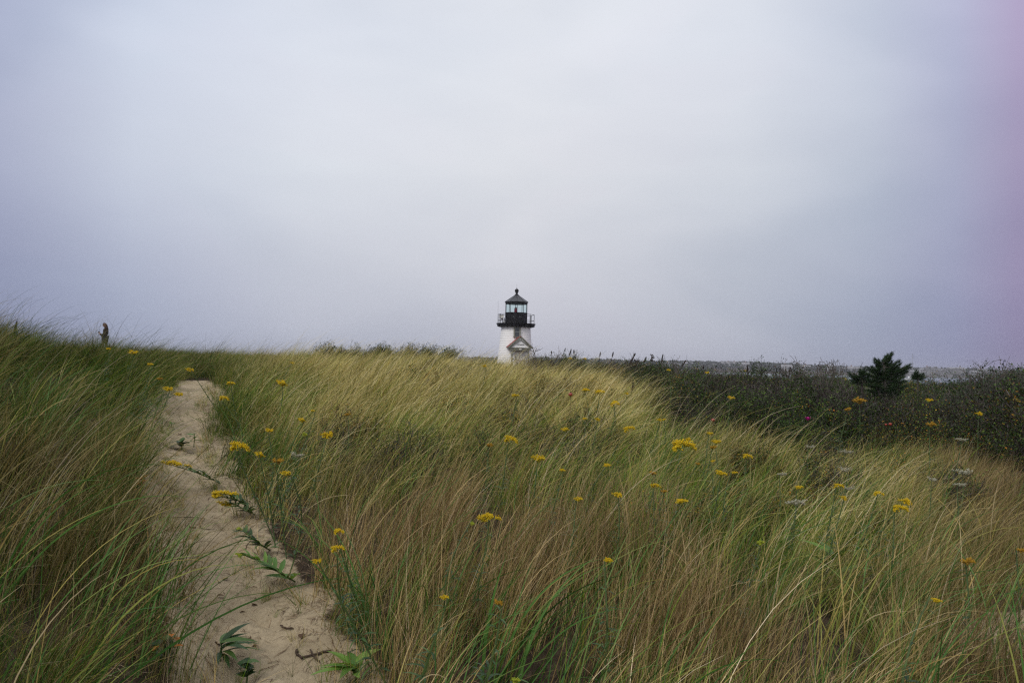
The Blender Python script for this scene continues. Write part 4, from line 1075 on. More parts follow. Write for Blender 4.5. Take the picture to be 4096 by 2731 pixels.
leafy_stem('goldenrod', 'goldenrod still in bud with dark spreading leaves beside the near path', 'goldenrod', [G(1080,2200,.0), G(1050,2185,.10), G(1005,2150,.19), G(960,2112,.27)], 26, .15, single_leaf, 'bud', .10, group='goldenrod plants on the dunes', seed=5)
leafy_stem('goldenrod', 'yellow green budding goldenrod with long bright leaves at the near right path edge', 'goldenrod', [G(1180,2330,.0), G(1120,2295,.16), G(1040,2245,.24), G(965,2215,.26)], 26, .17, bright_leaf + single_leaf[2:], 'bud', .13, group='goldenrod plants on the dunes', seed=6)
# broad leaves at the lower edge
def broad_plant(px, py, label, n, L, leaves, W=1.2, h=.1, seed=0, name='broadleaf_plant', cat='plant', yaw=0.0, fan=6.28, pit=(.1, .7)):
    r = random.Random(seed); p = rays(px, py, 0, 30); root = thing(name, p, label, cat)
    MB().tube([(0, 0, -.01), (.005, 0, h * .6), (0, .005, h)], [.005, .004, .003], 6).build('stem', 'stem', root)
    for k in range(n):
        a = yaw - fan / 2 + fan * (k + .5) / n + r.gauss(0, .12)
        place_leaf(root, r.choice(leaves), (0, 0, h * r.uniform(.35, 1)), L * r.uniform(.75, 1.15), a, r.uniform(*pit), r.uniform(-.3, .3), W)
    return root
broad_plant(1420, 2745, 'bright broad leaved plant at the bottom edge just right of the sandy path', 11, .21, bright_leaf, 1.25, .12, 3, yaw=2.9, fan=4.2, pit=(0, .5))
broad_plant(725, 1800, 'dark leafy rosette growing alone on the sand in the middle of the path', 16, .13, single_leaf, 2.6, .09, 4)
broad_plant(775, 1785, 'small upright green seedling on the path above the dark rosette', 6, .08, bright_leaf, 2.4, .14, 5)
broad_plant(685, 1710, 'tiny bright green sprout at the left side of the path', 5, .06, bright_leaf, 2.4, .05, 6)
broad_plant(1290, 1990 + 230, 'green leafy weed hidden at the foot of the grass right of the bright tufts', 7, .12, single_leaf, 1.5, .15, 7)
broad_plant(880, 2650, 'dark lance leaved plant reaching over the sand from the bottom left grass', 13, .20, single_leaf, 1.0, .10, 8, yaw=.2, fan=3.4, pit=(.05, .5))
rb = broad_plant(985, 2745, 'low dark green rose seedling with small rounded leaves at the bottom of the path', 26, .055, single_leaf, 3.2, .13, 9, 'rose_seedling', 'plant')
rs2 = broad_plant(650, 2700, 'low rose sprig with rounded leaves in the shaded bottom left grass', 22, .065, single_leaf, 3.0, .16, 10, 'rose_seedling', 'plant')
OL = MB().leaf((0, 0, 0), (1, 0, .1), (0, 0, 1), 1, .62, .2, .3, 6, .2).mesh('leaf', 'orange')
for k, (dx, dz) in enumerate(((.05, .20), (.06, .14), (-.04, .12), (.09, .17))): 
    o = place_leaf(rs2, OL, (dx, -.03, dz), .05, k * 1.3 - 1.2, .3); o['label'] = 'orange autumn leaf'
# milkweed-like pair of broad blades on the lower right
broad_plant(3330, 2400, 'weed with long broad green leaves standing out of the lower right grass', 6, .30, bright_leaf + single_leaf[2:], .9, .30, 12, pit=(.35, .8))
broad_plant(560, 1995, 'orange and yellow leaved weed at the left grass edge of the middle path', 9, .07, [OL] , 1.0, .16, 13)

# sticks on the sand
def stick(name, label, pix, rad, n=6, lift=.01, knots=True):
    P = [Vector(G(x, y)) + Vector((0, 0, lift)) for x, y in pix]; b0 = P[0].copy(); r = random.Random(int(pix[0][0])); Q = []
    for i in range(len(P) - 1):
        for j in range(4): Q.append(P[i].lerp(P[i + 1], j / 4) - b0 + Vector((r.gauss(0, .003), r.gauss(0, .003), abs(r.gauss(0, .002)))))
    Q.append(P[-1] - b0); o = MB().tube(Q, [rad * r.uniform(.75, 1.2) for _ in Q[:-1]] + [rad * .5], n).build(name, 'drift', None, True); o.location = b0
    return tag(o, label, 'stick')
stick('stick', 'curved driftwood stick lying on the sand at the bottom of the path', [(1186,2612),(1185,2630),(1205,2638),(1260,2628),(1325,2612)], .007)
stick('stick', 'short straight stick crossing the curved driftwood stick', [(1238,2616),(1258,2635),(1280,2660)], .005)
stick('stick', 'small dark stick on the sand at the right foot of the grass', [(1122,2514),(1145,2520),(1172,2524)], .006)
stick('stick', 'long thin twig across the middle of the path', [(688,2078),(740,2076),(790,2076),(820,2081),(805,2094)], .003)
stick('stick', 'hooked twig beside the long thin twig on the path', [(800,2096),(796,2110),(812,2122),(845,2124)], .003)
stick('stick', 'short bark piece on the left half of the near path', [(758,2114),(772,2115),(784,2114)], .005)
stick('stick', 'pale brown twig low on the path, left of the curved stick', [(862,2588),(880,2591),(900,2593)], .004)
# brown leaf scraps on the sand
SC = MB().leaf((0, 0, 0), (1, 0, .3), (0, 0, 1), .05, .028, .5, .6, 3, .2).mesh('leaf_scrap', 'litter')
lsc = 0
for px, py, lb in ((912,2326,'dark curled leaf scrap on the sand above the middle of the near path'), (866,2390,'brown curled leaf scrap near the left grass of the near path'), (960,2456,'dark crumbled leaf scrap in the middle of the near path'), (1007,2430,'small dark leaf scrap above the crumbled one on the near path'),
                   (1030,2588,'rusty leaf scrap at the bottom of the path'), (996,2562,'bluish dark leaf scrap left of the rusty one'), (1205,2560,'grey twiggy scrap near the right foot of the grass'), (728,1740,'dark scrap on the sand beside the dark rosette'), (842,1870,'dark leaf scrap near the right path edge, middle distance')):
    p = G(px, py); o = link('leaf_scrap', SC, None); o.location = (p[0], p[1], p[2] + .008); o.rotation_euler = (random.uniform(-.5, .5), random.uniform(-.4, .1), random.random() * 6); o.scale = (random.uniform(.7, 1.3),) * 3
    tag(o, lb, 'leaf', 'leaf scraps on the path')

# ------------------------------------------------------------------ dead stalks, bare shrubs, cedar, hip, rose
def stalk(px, py_top, Lh, tilt, label, h=None, rad=.016, name='mullein_stalk', d=None, fr=.45):
    """dead mullein: dark rough seed spike; py_top is its tip"""
    d = d or 21.0; tp = at(px, py_top, d); g0 = gh(tp[0], d); H = max(.3, tp[2] - g0)
    bx = tp[0] - math.tan(tilt) * H; root = thing(name, (bx, d, gh(bx, d) - .02), label, 'dead stalk', 'dead mullein stalks')
    ax = Vector((tp[0] - bx, 0, tp[2] - gh(bx, d) + .02)); r = random.Random(int(px))
    MB().tube([(0, 0, 0), ax * .5 + Vector((r.gauss(0, .01), 0, 0)), ax * .97], [.009, .008, .006], 6).build('stem', 'seedhead', root)
    s_ = MB(); f0 = 1 - Lh / ax.length
    K = 16
    s_.tube([ax * (f0 + (1 - f0) * i / K) for i in range(K + 1)], [rad * .8 * r.uniform(.5, 1.15) * math.sin(math.pi * (.12 + .80 * i / K)) ** .5 for i in range(K + 1)], 8)
    for k in range(90):
        q = r.random(); c_ = ax * (f0 + (1 - f0) * q); a = r.random() * 6.28; rr_ = rad * math.sin(math.pi * (.12 + .8 * q)) ** .5
        p = c_ + Vector((math.cos(a) * rr_, math.sin(a) * rr_, r.gauss(0, .004))); e = rad * .42
        s_.add([p + Vector((e, 0, 0)), p + Vector((0, e, 0)), p + Vector((-e, 0, 0)), p + Vector((0, -e, 0)), p + Vector((0, 0, e)), p - Vector((0, 0, e))], [(0,1,4),(1,2,4),(2,3,4),(3,0,4),(1,0,5),(2,1,5),(3,2,5),(0,3,5)])
    s_.build('seed_head', 'seedhead', root); return root
for px, py, L, ti, rd_, lb in ((2262,1392,.10,.35,.010,'thin dead stalk bending right on the crest, first right of the bare shrub'),
    (2285,1396,.16,.25,.017,'dark mullein spike leaning right, left one of a close pair on the crest'),
    (2296,1399,.10,.0,.015,'upright dark mullein spike, right one of a close pair on the crest'),
    (2206,1404,.07,.0,.013,'short dark seed stalk between the bare shrub and the close pair'),
    (2402,1408,.12,.15,.014,'slim mullein spike standing alone midway along the crest'),
    (2453,1408,.13,.18,.016,'mullein spike right of the lone slim one, in front of twiggy shrubs'),
    (2541,1412,.42,.42,.026,'largest and thickest mullein spike, leaning strongly to the right'),
    (2585,1427,.17,.35,.018,'mullein spike leaning right just beyond the largest one'),
    (2652,1417,.17,.18,.017,'tall slim mullein spike where the far shore begins'),
    (2743,1441,.20,.5,.017,'dark leaning mullein spike in front of the first far houses'),
    (2991,1459,.14,.02,.015,'upright dark spike on the thicket rim left of the pale roof'),
    (3162,1467,.12,.2,.014,'small dark spike on the thicket rim below the pale roof'),
    (2638,1460,.14,.0,.014,'short upright dark spike low among yellow green leaves'),
    (2815,1462,.06,.15,.010,'thin short dark stalk on the thicket rim near the white boat')):
    stalk(px, py, L, ti, lb, rad=rd_, d=21.5 if px < 2800 else 17)
stalk(2533, 1528, .16, .12, 'dark mullein spike standing out of the golden grass on the slope', rad=.016, d=14.5)
stalk(68, 1284, .22, .22, 'dark seed stalk at the far left skyline of the dune', rad=.014, d=11.2)
# evening primrose seed clusters
for px, py, lb in ((2609,1418,'branched dark seed cluster between two mullein spikes on the crest'), (2541,1437,'small dark seed tuft right beside the foot of the largest spike')):
    d = 21; tp = at(px, py, d); g0 = gh(tp[0], d); H = tp[2] - g0; root = thing('seed_cluster', (tp[0], d, g0), lb, 'dead stalk'); r = random.Random(int(px))
    b_ = MB().tube([(0, 0, 0), (0, 0, H)], .007, 5); b_.build('stem', 'seedhead', root); b_ = MB()
    for k in range(22):
        a = r.random() * 6.28; p = Vector((math.cos(a) * r.uniform(.01, .06), math.sin(a) * .04, H - r.uniform(0, .18))); b_.tube([p - Vector((0, 0, .022)), p, p + Vector((0, 0, .02))], [.004, .012, .003], 5)
    b_.build('seed_head', 'seedhead', root)
def bare_shrub(px, pyt, pyb, d, label, seed, wide=.8, stems=7, leaves=0, rad=.012, name='bare_shrub', depth=3, crook=.28, lean=.1):
    tp = at(px, pyt, d); g0 = gh(tp[0], d); H = max(.35, tp[2] - g0); r = random.Random(seed); out = []
    for k in range(stems):
        a = r.random() * 6.28; q = r.uniform(.1, wide)
        grow(r, (math.cos(a) * .05, math.sin(a) * .05, 0), (math.cos(a) * q + lean, math.sin(a) * q, 1), H * .58, rad, depth, out, .55, .22, (2, 3), crook)
    zt = max(p.z for pts, _, _ in out for p in pts); s_ = H / zt
    root = thing(name, (tp[0], d, g0 - .02), label, 'shrub'); b_ = MB()
    for pts, rd_, dp in out:
        b_.tube([p * s_ for p in pts], [max(.0038, 1.5 * rd_ * (1 - .12 * i)) for i in range(len(pts))], 4 if dp < 2 else 5, 0)
    b_.build('branches', 'bark', root)
    if leaves:
        l_ = MB(); an_ = [p * s_ for pts, _, dp in out if dp <= 1 for p in pts[1:]]
        for k in range(leaves):
            p = r.choice(an_) + Vector((r.gauss(0, .04), r.gauss(0, .04), r.gauss(0, .03))); l_.leaf(p, (r.gauss(0, 1), r.gauss(0, 1), r.gauss(0, .5)), (0, 0, 1), .036, .024, .2, .3, 2, r.random() * .35)
        l_.build('foliage', 'goldleaf', root)
    return root
bare_shrub(2170, 1371, 1430, 21.5, 'bare crooked grey shrub on the crest just right of the lighthouse', 3, 1.1, 6, rad=.014)
bare_shrub(2098, 1404, 1440, 20.5, 'small bare shrub in front of the lighthouse porch', 5, .9, 5, rad=.009)
bare_shrub(2312, 1405, 1440, 21.5, 'fine twiggy shrub behind the close pair of mullein spikes', 7, .8, 5, rad=.007)
bare_shrub(2500, 1406, 1450, 21.5, 'dense fan of bare twigs left of the largest mullein spike', 9, 1.1, 9, rad=.009)
bare_shrub(2480, 1425, 1450, 21, 'low grey twig bush between two mullein spikes on the crest', 11, 1.1, 7, rad=.008)
bare_shrub(2712, 1418, 1470, 20, 'tall bare shrub with forked tips where the far shore begins', 13, .6, 4, rad=.010)
bare_shrub(2764, 1420, 1480, 19, 'thin upright bare sapling in front of the white boat', 15, .3, 3, rad=.008)
bare_shrub(2905, 1455, 1500, 16, 'spreading grey twig bush in front of the large far house', 17, 1.0, 7, rad=.008)
bare_shrub(3212, 1428, 1520, 17, 'upright thorny shrub with a few leaves left of the taller twigs', 19, .55, 7, 240, rad=.008, name='thorny_shrub')
bare_shrub(3250, 1440, 1520, 16.5, 'leafy dark shrub rising out of the thicket before the harbour', 21, .6, 8, 900, rad=.010, name='leafy_shrub')
bare_shrub(3298, 1418, 1520, 17.5, 'tall forked bare twigs leaning right beside the leafy shrub', 23, .55, 5, rad=.010)
bare_shrub(3310, 1470, 1520, 16, 'round grey bare bush at the left of the water gap', 25, 1.0, 7, rad=.007)
for i, (px, py, lv, lb) in enumerate(((3985,1430,3200,'big dark bush with leafy top at the right edge, leftmost of three'), (4050,1424,3600,'tallest dark leafy bush at the right edge, middle of three'), (4120,1434,3600,'dark bush cut by the right frame edge, rightmost of three'),
      (3850,1476,2200,'low dark bush between the far houses and the big bushes'))):
    bare_shrub(px, py, 1560, 15.5 + i * .4, lb, 27 + i, .9, 26, lv, rad=.011, name='dark_bush', crook=.22)
bare_shrub(3925, 1416, 1500, 15.2, 'long bare twigs sticking up left of the big dark bushes', 33, .7, 6, rad=.006)

# the wind-shaped cedars
def spray(b_, r, c_, d, L, Wd, n):
    d = Vector(d).normalized()
    for k in range(n):
        q = r.random() ** .8; p = Vector(c_) + d * L * q + Vector((r.gauss(0, Wd), r.gauss(0, Wd), r.gauss(0, Wd * .45))) * (1 - .65 * q)
        dd = (d + Vector((r.gauss(0, .5), r.gauss(0, .5), r.gauss(0, .35) + .1))).normalized()
        b_.leaf(p, dd, (r.gauss(0, 1), r.gauss(0, 1), 1), r.uniform(.03, .065), r.uniform(.013, .022), .1, .1, 1, r.random())
def cedar(px_base, py_base, d, limbs, top, label, seed, s_=1.0):
    """limbs: (start px,py , end px,py, thickness m) as seen, given depth by a random swing"""
    r = random.Random(seed); bs = at(px_base, py_base, d); g0 = gh(bs[0], d); root = thing('cedar_tree', (bs[0], d, g0 - .03), label, 'tree')
    o_ = Vector((bs[0], d, g0 - .03)); tr_ = [Vector((0, 0, 0))] + [Vector(at(x, y, d)) - o_ for x, y in top]
    n = len(tr_); MB().tube(tr_, [.028 * s_ * (1 - .85 * i / (n - 1)) + .006 for i in range(n)], 8).build('trunk', 'bark', root, True)
    limb = MB()
    fo = MB()
    for (x0, y0, x1, y1, th) in limbs:
        a = Vector(at(x0, y0, d)) - o_; e = Vector(at(x1, y1, d)) - o_
        for rep in range(3):
            sw = (0, .45, -.45)[rep] * (e - a).length * r.uniform(.8, 1.3); e2 = a + (e - a) * (1.08, .75, .75)[rep] + Vector((0, sw, 0))
            m_ = a.lerp(e2, .5) - Vector((0, 0, .04)); limb.tube([a, m_, e2], [.011 * s_, .007 * s_, .003], 5)
            L = (e2 - a).length
            for q in np.linspace(.15, .92, max(3, int(L / .05))):
                c_ = (a.lerp(m_, q * 2) if q < .5 else m_.lerp(e2, q * 2 - 1)); spray(fo, r, c_, (e2 - a) + Vector((0, 0, .12 * L)), .09 * s_, th * .42 * (1.05 - .6 * q), int(48 * s_ + 10))
    limb.build('branches', 'bark', root); o = fo.build('crown', 'cedar', root); return root
def Z4(x, y): return 3300 + x * .3384, 1350 + y * .3384
L1 = [((660,300),(745,225),.05),((690,270),(750,215),.04),((690,330),(740,270),.05),((680,330),(632,285),.045),((680,370),(628,322),.05),((700,380),(850,322),.07),((700,350),(830,292),.06),
      ((720,420),(940,345),.08),((730,450),(965,340),.07),((740,470),(925,410),.09),((700,440),(600,375),.08),((690,450),(550,375),.08),((700,480),(540,440),.10),((720,500),(880,470),.10),
      ((700,520),(560,500),.12),((720,540),(900,520),.12),((700,560),(545,560),.13),((720,580),(900,575),.13),((700,430),(760,330),.09),((720,520),(800,400),.11),((690,520),(640,400),.11),((710,500),(720,420),.12),((720,600),(820,560),.13),((700,600),(600,570),.13),((700,640),(860,620),.15),((700,640),(560,625),.15),((705,660),(760,600),.15),((700,650),(640,600),.15),((705,690),(830,670),.15),((705,690),(590,680),.15)]
cedar(*Z4(705, 620), 14.5, [(*Z4(*a), *Z4(*b_), th) for a, b_, th in L1], [Z4(705, 520), Z4(695, 420), Z4(690, 330), Z4(720, 260), Z4(742, 222)], 'dark wind-shaped cedar leaning right, tallest tree in the thicket', 71)
L2 = [((430,470),(455,400),.05),((430,480),(320,432),.06),((440,500),(340,470),.08),((450,510),(500,450),.08),((450,520),(540,500),.10),((440,530),(360,520),.10),((450,480),(430,420),.07)]
cedar(*Z4(445, 560), 14.8, [(*Z4(*a), *Z4(*b_), th) for a, b_, th in L2], [Z4(440, 500), Z4(450, 420)], 'low bushy cedar just left of the tall leaning cedar', 73, .8)
L3 = [((1095,450),(1085,405),.05),((1098,470),(1060,450),.08),((1098,470),(1150,450),.08),((1098,490),(1050,470),.1),((1098,490),(1160,475),.1),((1095,450),(1140,430),.05),((1095,460),(1075,435),.04)]
cedar(*Z4(1100, 500), 19, [(*Z4(*a), *Z4(*b_), th) for a, b_, th in L3], [Z4(1097, 470), Z4(1088, 410)], 'small young cedar top right of the sailboat mast', 75, .5)

def hip(px, py, label, h, m='hip', name='rose_hip', s_=.018, cat='rose hip'):
    p = rays(px, py, h, 40); root = thing(name, (p[0], p[1], p[2]), label, cat)
    MB().tube([(.02, .02, 0), (.01, 0, h * .6), (0, 0, h)], .003, 5).build('stem', 'drift', root)
    if m == 'hip':
        b_ = MB().lathe([(s_ * math.sin(math.pi * i / 8) + .0006, h - s_ * math.cos(math.pi * i / 8) * .9) for i in range(9)], 12); b_.build('fruit', m, root, True)
        MB().lathe([(.003, h + s_ * .8), (.008, h + s_ * 1.5), (.004, h + s_ * 1.5)], 5).build('calyx', 'drift', root)
    else:
        pm = MB().leaf((0, 0, 0), (1, 0, .25), (0, 0, 1), s_ * 2, s_ * 2.0, .3, -.2, 3).mesh('petal', m)
        for k in range(5): o = link('petal', pm, root); o.location = (0, 0, h); o.rotation_euler = (0, R(-25), k * 1.2566)
        MB().lathe([(.004, h), (.006, h + .006), (.001, h + .009)], 8).build('flower_centre', 'yellow', root)
    return root
hip(2282, 1578, 'single red rose hip above the golden grass of the upper slope', .62, s_=.028)
hip(3232, 1681, 'magenta wild rose flower in the dark thicket', .62, 'magenta', 'rose_flower', .028, 'rose')
hip(3561, 1697, 'orange red hip low at the edge of the dark thicket', .62, s_=.024)
hip(3544, 1699, 'smaller orange red hip left of the other one at the thicket edge', .6, s_=.018)
hip(2852, 1680, 'red hip among green leaves at the left foot of the thicket', .6, s_=.022)

# ------------------------------------------------------------------ the far shore
M['clap_pale'] = worn('grey weathered shingles', (.22, .21, .21), .8, .12, .3, bmp=0)
M['clap_white'] = worn('white weatherboard', (.36, .36, .36), .7, .08, .3, bmp=0)
M['clap_dark'] = worn('dark weathered shingles', (.16, .15, .15), .8, .12, .3, bmp=0)
M['roof_pale'] = worn('pale grey roof', (.24, .24, .25), .8, .10, .3, bmp=0)
M['roof_dark'] = worn('dark grey roof', (.13, .13, .14), .8, .12, .3, bmp=0)
M['brick'] = worn('brick chimney', (.22, .12, .10), .8, .2, 1, bmp=0)
M['farwood'] = leafy('far trees', plain_leaf([(0, (.020, .028, .016)), (.6, (.026, .036, .019)), (1, (.034, .044, .024))]), .1, .8, .1)
HOUSES = []
def house(px0, px1, py_eave, py_base, py_ridge, Y, label, wall='clap_pale', roofm='roof_pale', storeys=2, gable=False, chim=(.5,), dormers=0, depth=9, porch=False, wing=None, name='house', trim='clap_white'):
    a = at(px0, py_base, Y); b_ = at(px1, py_base, Y); ze = at(px0, py_eave, Y)[2] + (a[2] - a[2]); zr = at((px0 + px1) / 2, py_ridge, Y)[2]; ze = at((px0 + px1) / 2, py_eave, Y)[2]
    W = b_[0] - a[0]; cx = (a[0] + b_[0]) / 2; g0 = min(gh(cx, Y), at(cx / Y * F + 2048, py_base, Y)[2]) - .3
    he, hr_ = ze - g0, zr - g0; root = thing(name, (cx, Y, g0), label, 'house', 'houses on the far shore'); HOUSES.append((cx, W, Y, he))
    MB().box((0, depth / 2, he / 2), (W, depth, he)).build('wall', wall, root)
    if gable:      # ridge runs away from the viewer
        vs = [(-W / 2 - .4, -.5, he), (W / 2 + .4, -.5, he), (0, -.5, hr_), (-W / 2 - .4, depth + .5, he), (W / 2 + .4, depth + .5, he), (0, depth + .5, hr_)]
        MB().add(vs, [(0, 2, 5, 3), (1, 4, 5, 2), (0, 3, 4, 1), (3, 5, 4)]).build('roof', roofm, root)
        MB().add([(-W / 2, -.3, he - .02), (W / 2, -.3, he - .02), (0, -.3, hr_ - .3), (-W / 2, -.1, he - .02), (W / 2, -.1, he - .02), (0, -.1, hr_ - .3)], [(0, 1, 2), (5, 4, 3), (0, 3, 4, 1), (1, 4, 5, 2), (2, 5, 3, 0)]).build('gable', wall, root)
        b2 = MB()
        for s_ in (-1, 1): b2.tube([(s_ * (W / 2 + .4), -.55, he), (0, -.55, hr_ + .02)], .22, 4)
        b2.build('trim', trim, root)
    else:
        vs = [(-W / 2 - .5, -.5, he), (W / 2 + .5, -.5, he), (-W / 2 - .3, depth / 2, hr_), (W / 2 + .3, depth / 2, hr_), (-W / 2 - .5, depth + .5, he), (W / 2 + .5, depth + .5, he)]
        MB().add(vs, [(0, 1, 3, 2), (2, 3, 5, 4), (0, 2, 4), (1, 5, 3), (0, 4, 5, 1)]).build('roof', roofm, root)
        MB().box((0, -.56, he - .1), (W + 1.0, .12, .35)).build('trim', trim, root)
    rf_ = [c_ for c_ in root.children if c_.name.startswith('roof')]; rf_ = rf_[-1]
    for c_ in chim: MB().box(((c_ - .5) * W, depth / 2, hr_ + .5), (.9, .9, 2.2)).build('chimney', 'brick', rf_)
    nw = max(2, int(W / 2.6)); fl_h = he / storeys
    for s_ in range(storeys):
        for k in range(nw):
            x = -W / 2 + W * (k + .5) / nw; z = fl_h * (s_ + .55)
            f_ = MB().box((x, -.03, z), (1.35, .16, 1.75)).build('window', trim, root); MB().box((x, -.14, z), (1.0, .08, 1.4)).build('pane', 'darkglass', f_)
    for k in range(dormers):
        x = -W / 2 + W * (k + .5) / dormers; z = he + (hr_ - he) * .45; b2 = MB().box((x, depth * .12, z), (1.9, 2.4, 1.6)); dm = b2.build('dormer', wall, root)
        MB().add([(x - 1.25, -1.4, z + .8), (x + 1.25, -1.4, z + .8), (x, -1.4, z + 1.9), (x - 1.25, 3, z + .8), (x + 1.25, 3, z + .8), (x, 3, z + 1.9)], [(0, 2, 5, 3), (1, 4, 5, 2), (0, 1, 2), (0, 3, 4, 1), (3, 5, 4)]).build('dormer_roof', roofm, dm)
        MB().box((x, depth * .12 - 1.24, z), (1.0, .1, 1.1)).build('pane', 'darkglass', dm)
    if porch:
        b2 = MB().box((0, -1.6, fl_h - .1), (W * .9, 3, .25)); pp = b2.build('porch', trim, root)
        for k in range(5): MB().box((-W * .43 + W * .86 * k / 4, -2.9, fl_h * .5 - .1), (.25, .25, fl_h - .2)).build('porch_post', trim, pp)
    return root
H_ = house
H_(2640,2662,1453,1462,1448,925,'small white house at the left end of the far shore','clap_white','roof_pale',2,True,())
H_(2672,2692,1452,1461,1447,935,'narrow pale house second from the left on the far shore','clap_pale','roof_dark',2,True,())
H_(2735,2772,1453,1463,1448,930,'long pale house behind the dark leaning mullein spike','clap_white','roof_pale',2,False,(.3,))
H_(2700,2722,1457,1466,1452,915,'small grey house just above the white boat','clap_pale','roof_pale',1,False,())
H_(2851,2866,1457,1463,1453,920,'tiny pale cottage with gable left of the large far house','clap_white','roof_pale',1,True,())
H_(2888,2958,1453,1464,1447,935,'largest pale house with many windows on top of the far bluff','clap_white','roof_pale',2,False,(.4,.75),3,porch=True)
H_(2970,3001,1456,1462,1449,925,'house with big pale slanted roof right of the largest house','clap_pale','roof_pale',1,False,(.5,))
H_(3020,3040,1458,1464,1453,960,'low grey house half hidden in the trees of the far bluff','clap_pale','roof_dark',1,False,())
H_(3126,3171,1467,1473,1458,890,'low house with wide pale roof near the far beach','clap_white','roof_pale',1,False,(.42,))
H_(3205,3243,1465,1472,1460,905,'pale house partly behind the thorny shrub','clap_pale','roof_pale',1,False,(.6,))
H_(3308,3334,1465,1473,1459,905,'pale two storey house between the leafy shrub and the flagpole','clap_white','roof_pale',2,False,())
H_(3373,3393,1475,1485,1471,890,'small wing like house just right of the flagpole','clap_pale','roof_pale',2,True,())
H_(3394,3424,1472,1486,1465,888,'white trimmed two storey house right of the flagpole','clap_pale','roof_pale',2,False,(.6,),0,porch=True)
H_(3426,3446,1473,1482,1467,892,'grey house joined at the right of the white trimmed one','clap_pale','roof_pale',2,False,())
H_(3611,3690,1485,1494,1480,870,'long low boathouse with flat grey roof behind the sailboat','clap_pale','roof_pale',1,False,())
H_(3691,3704,1479,1487,1473,882,'tiny gabled house left of the twin gabled one','clap_pale','roof_pale',1,True,())
H_(3706,3757,1475,1485,1468,884,'grey shingled house with two white trimmed gables','clap_pale','roof_dark',2,False,(.2,),2)
H_(3763,3786,1484,1494,1474,874,'dark shingled house with gable, left of a dark pair','clap_dark','roof_dark',2,True,())
H_(3788,3813,1484,1494,1475,874,'dark shingled house with white bays, right of a dark pair','clap_dark','roof_dark',2,False,(),2)
H_(3802,3832,1474,1482,1469,905,'long grey house on the rise behind the dark pair','clap_pale','roof_pale',2,False,(),0)
H_(3834,3864,1475,1484,1469,900,'pale house with wide roof right of the long grey house','clap_pale','roof_pale',2,False,(.5,))
H_(3893,3917,1488,1495,1482,872,'low pale house near the water, left of the last house','clap_pale','roof_pale',1,False,())
H_(3922,3948,1480,1494,1475,876,'last grey house of the far shore beside the big dark bushes','clap_dark','roof_pale',2,False,(.3,))

# far wood: crowns of leaf clumps massed on the bluff
fr2 = np.random.default_rng(90); C = []; 
for k in range(4200):
    x = fr2.uniform(-60, 760); y = 882 + 110 * fr2.random() ** 1.3; u = x / y
    if any(abs(x * hY / y - hx) < hw / 2 + 1.2 and y < hY + 6 for hx, hw, hY, _ in HOUSES) and fr2.random() < .93: continue
    hh_ = np.interp(u, [0, .18, .27, .33, .45, .52, .60, .8], [4.2, 4.6, 5.0, 5.2, 4.2, 4.0, 3.6, 3.6]) * fr2.uniform(.45, 1.1) * (1 if y > 900 else .6) * (1 + .30 * float(vnoise(x, y, .017, 61)) + .15 * float(vnoise(x, y, .06, 62)))
    C.append((x, y, hh_))
C = np.array(C); cz_ = ground_h(C[:, 0], C[:, 1]); VV = []; RRR = []
for (x, y, h_), g0 in zip(C, cz_):
    n = 30; th = np.arccos(fr2.uniform(-.2, 1, n)); ph2 = fr2.random(n) * 6.283; rad = fr2.uniform(.65, 1.05, n)
    wx = h_ * fr2.uniform(.55, .9); p = np.c_[x + rad * wx * np.sin(th) * np.cos(ph2), y + rad * wx * np.sin(th) * np.sin(ph2), g0 + h_ * .45 + rad * h_ * .55 * np.cos(th)]
    u1 = fr2.normal(0, 1, (n, 3)); u1 /= np.linalg.norm(u1, axis=1)[:, None]; u2 = np.cross(u1, fr2.normal(0, 1, (n, 3))); u2 /= np.linalg.norm(u2, axis=1)[:, None]; s_ = fr2.uniform(1.1, 2.4, n)[:, None]
    VV.append(np.stack([p - u1 * s_, p - u2 * s_ * .7, p + u1 * s_, p + u2 * s_ * .7], 1).reshape(-1, 3)); RRR.append(np.repeat(fr2.random(n), 4))
VV = np.concatenate(VV); FQ = np.arange(len(VV)).reshape(-1, 4)
tag(link('far_wood', np_mesh('far_wood', VV, FQ, 'farwood', {'r1': np.concatenate(RRR)})), 'hazy wooded bluff along the far shore', None, None, 'stuff')
# small individual trees breaking the skyline
for i, (px, pyt, wpx, lb) in enumerate(((3180,1458,30,'rounded tree crown right of the wide pale roof'), (3442,1461,12,'small dark tree behind the grey joined house'), (3640,1470,24,'low round tree left of the sailboat mast'), (3905,1466,30,'dark round tree near the right end of the far shore'), (2870,1450,30,'dark tree left of the largest far house'))):
    Y = 900; tp = at(px, pyt, Y); g0 = gh(tp[0], Y); H = tp[2] - g0; root = thing('tree', (tp[0], Y, g0), lb, 'tree', 'trees on the far shore'); wm = wpx / F * Y / 2
    MB().tube([(0, 0, 0), (0, 0, H * .6)], [.3, .15], 6).build('trunk', 'bark', root); b_ = MB(); r = random.Random(i)
    for k in range(260):
        a = r.random() * 6.28; th = math.acos(r.uniform(-.5, 1)); q = r.uniform(.5, 1); p = Vector((math.cos(a) * math.sin(th) * wm * q, math.sin(a) * math.sin(th) * wm * q, H * .6 + H * .42 * math.cos(th) * q))
        b_.leaf(p, (r.gauss(0, 1), r.gauss(0, 1), r.gauss(0, 1)), (r.gauss(0, 1), 0, 1), r.uniform(.7, 1.4), .9, 0, 0, 1, r.random())
    b_.build('crown', 'farwood', root)
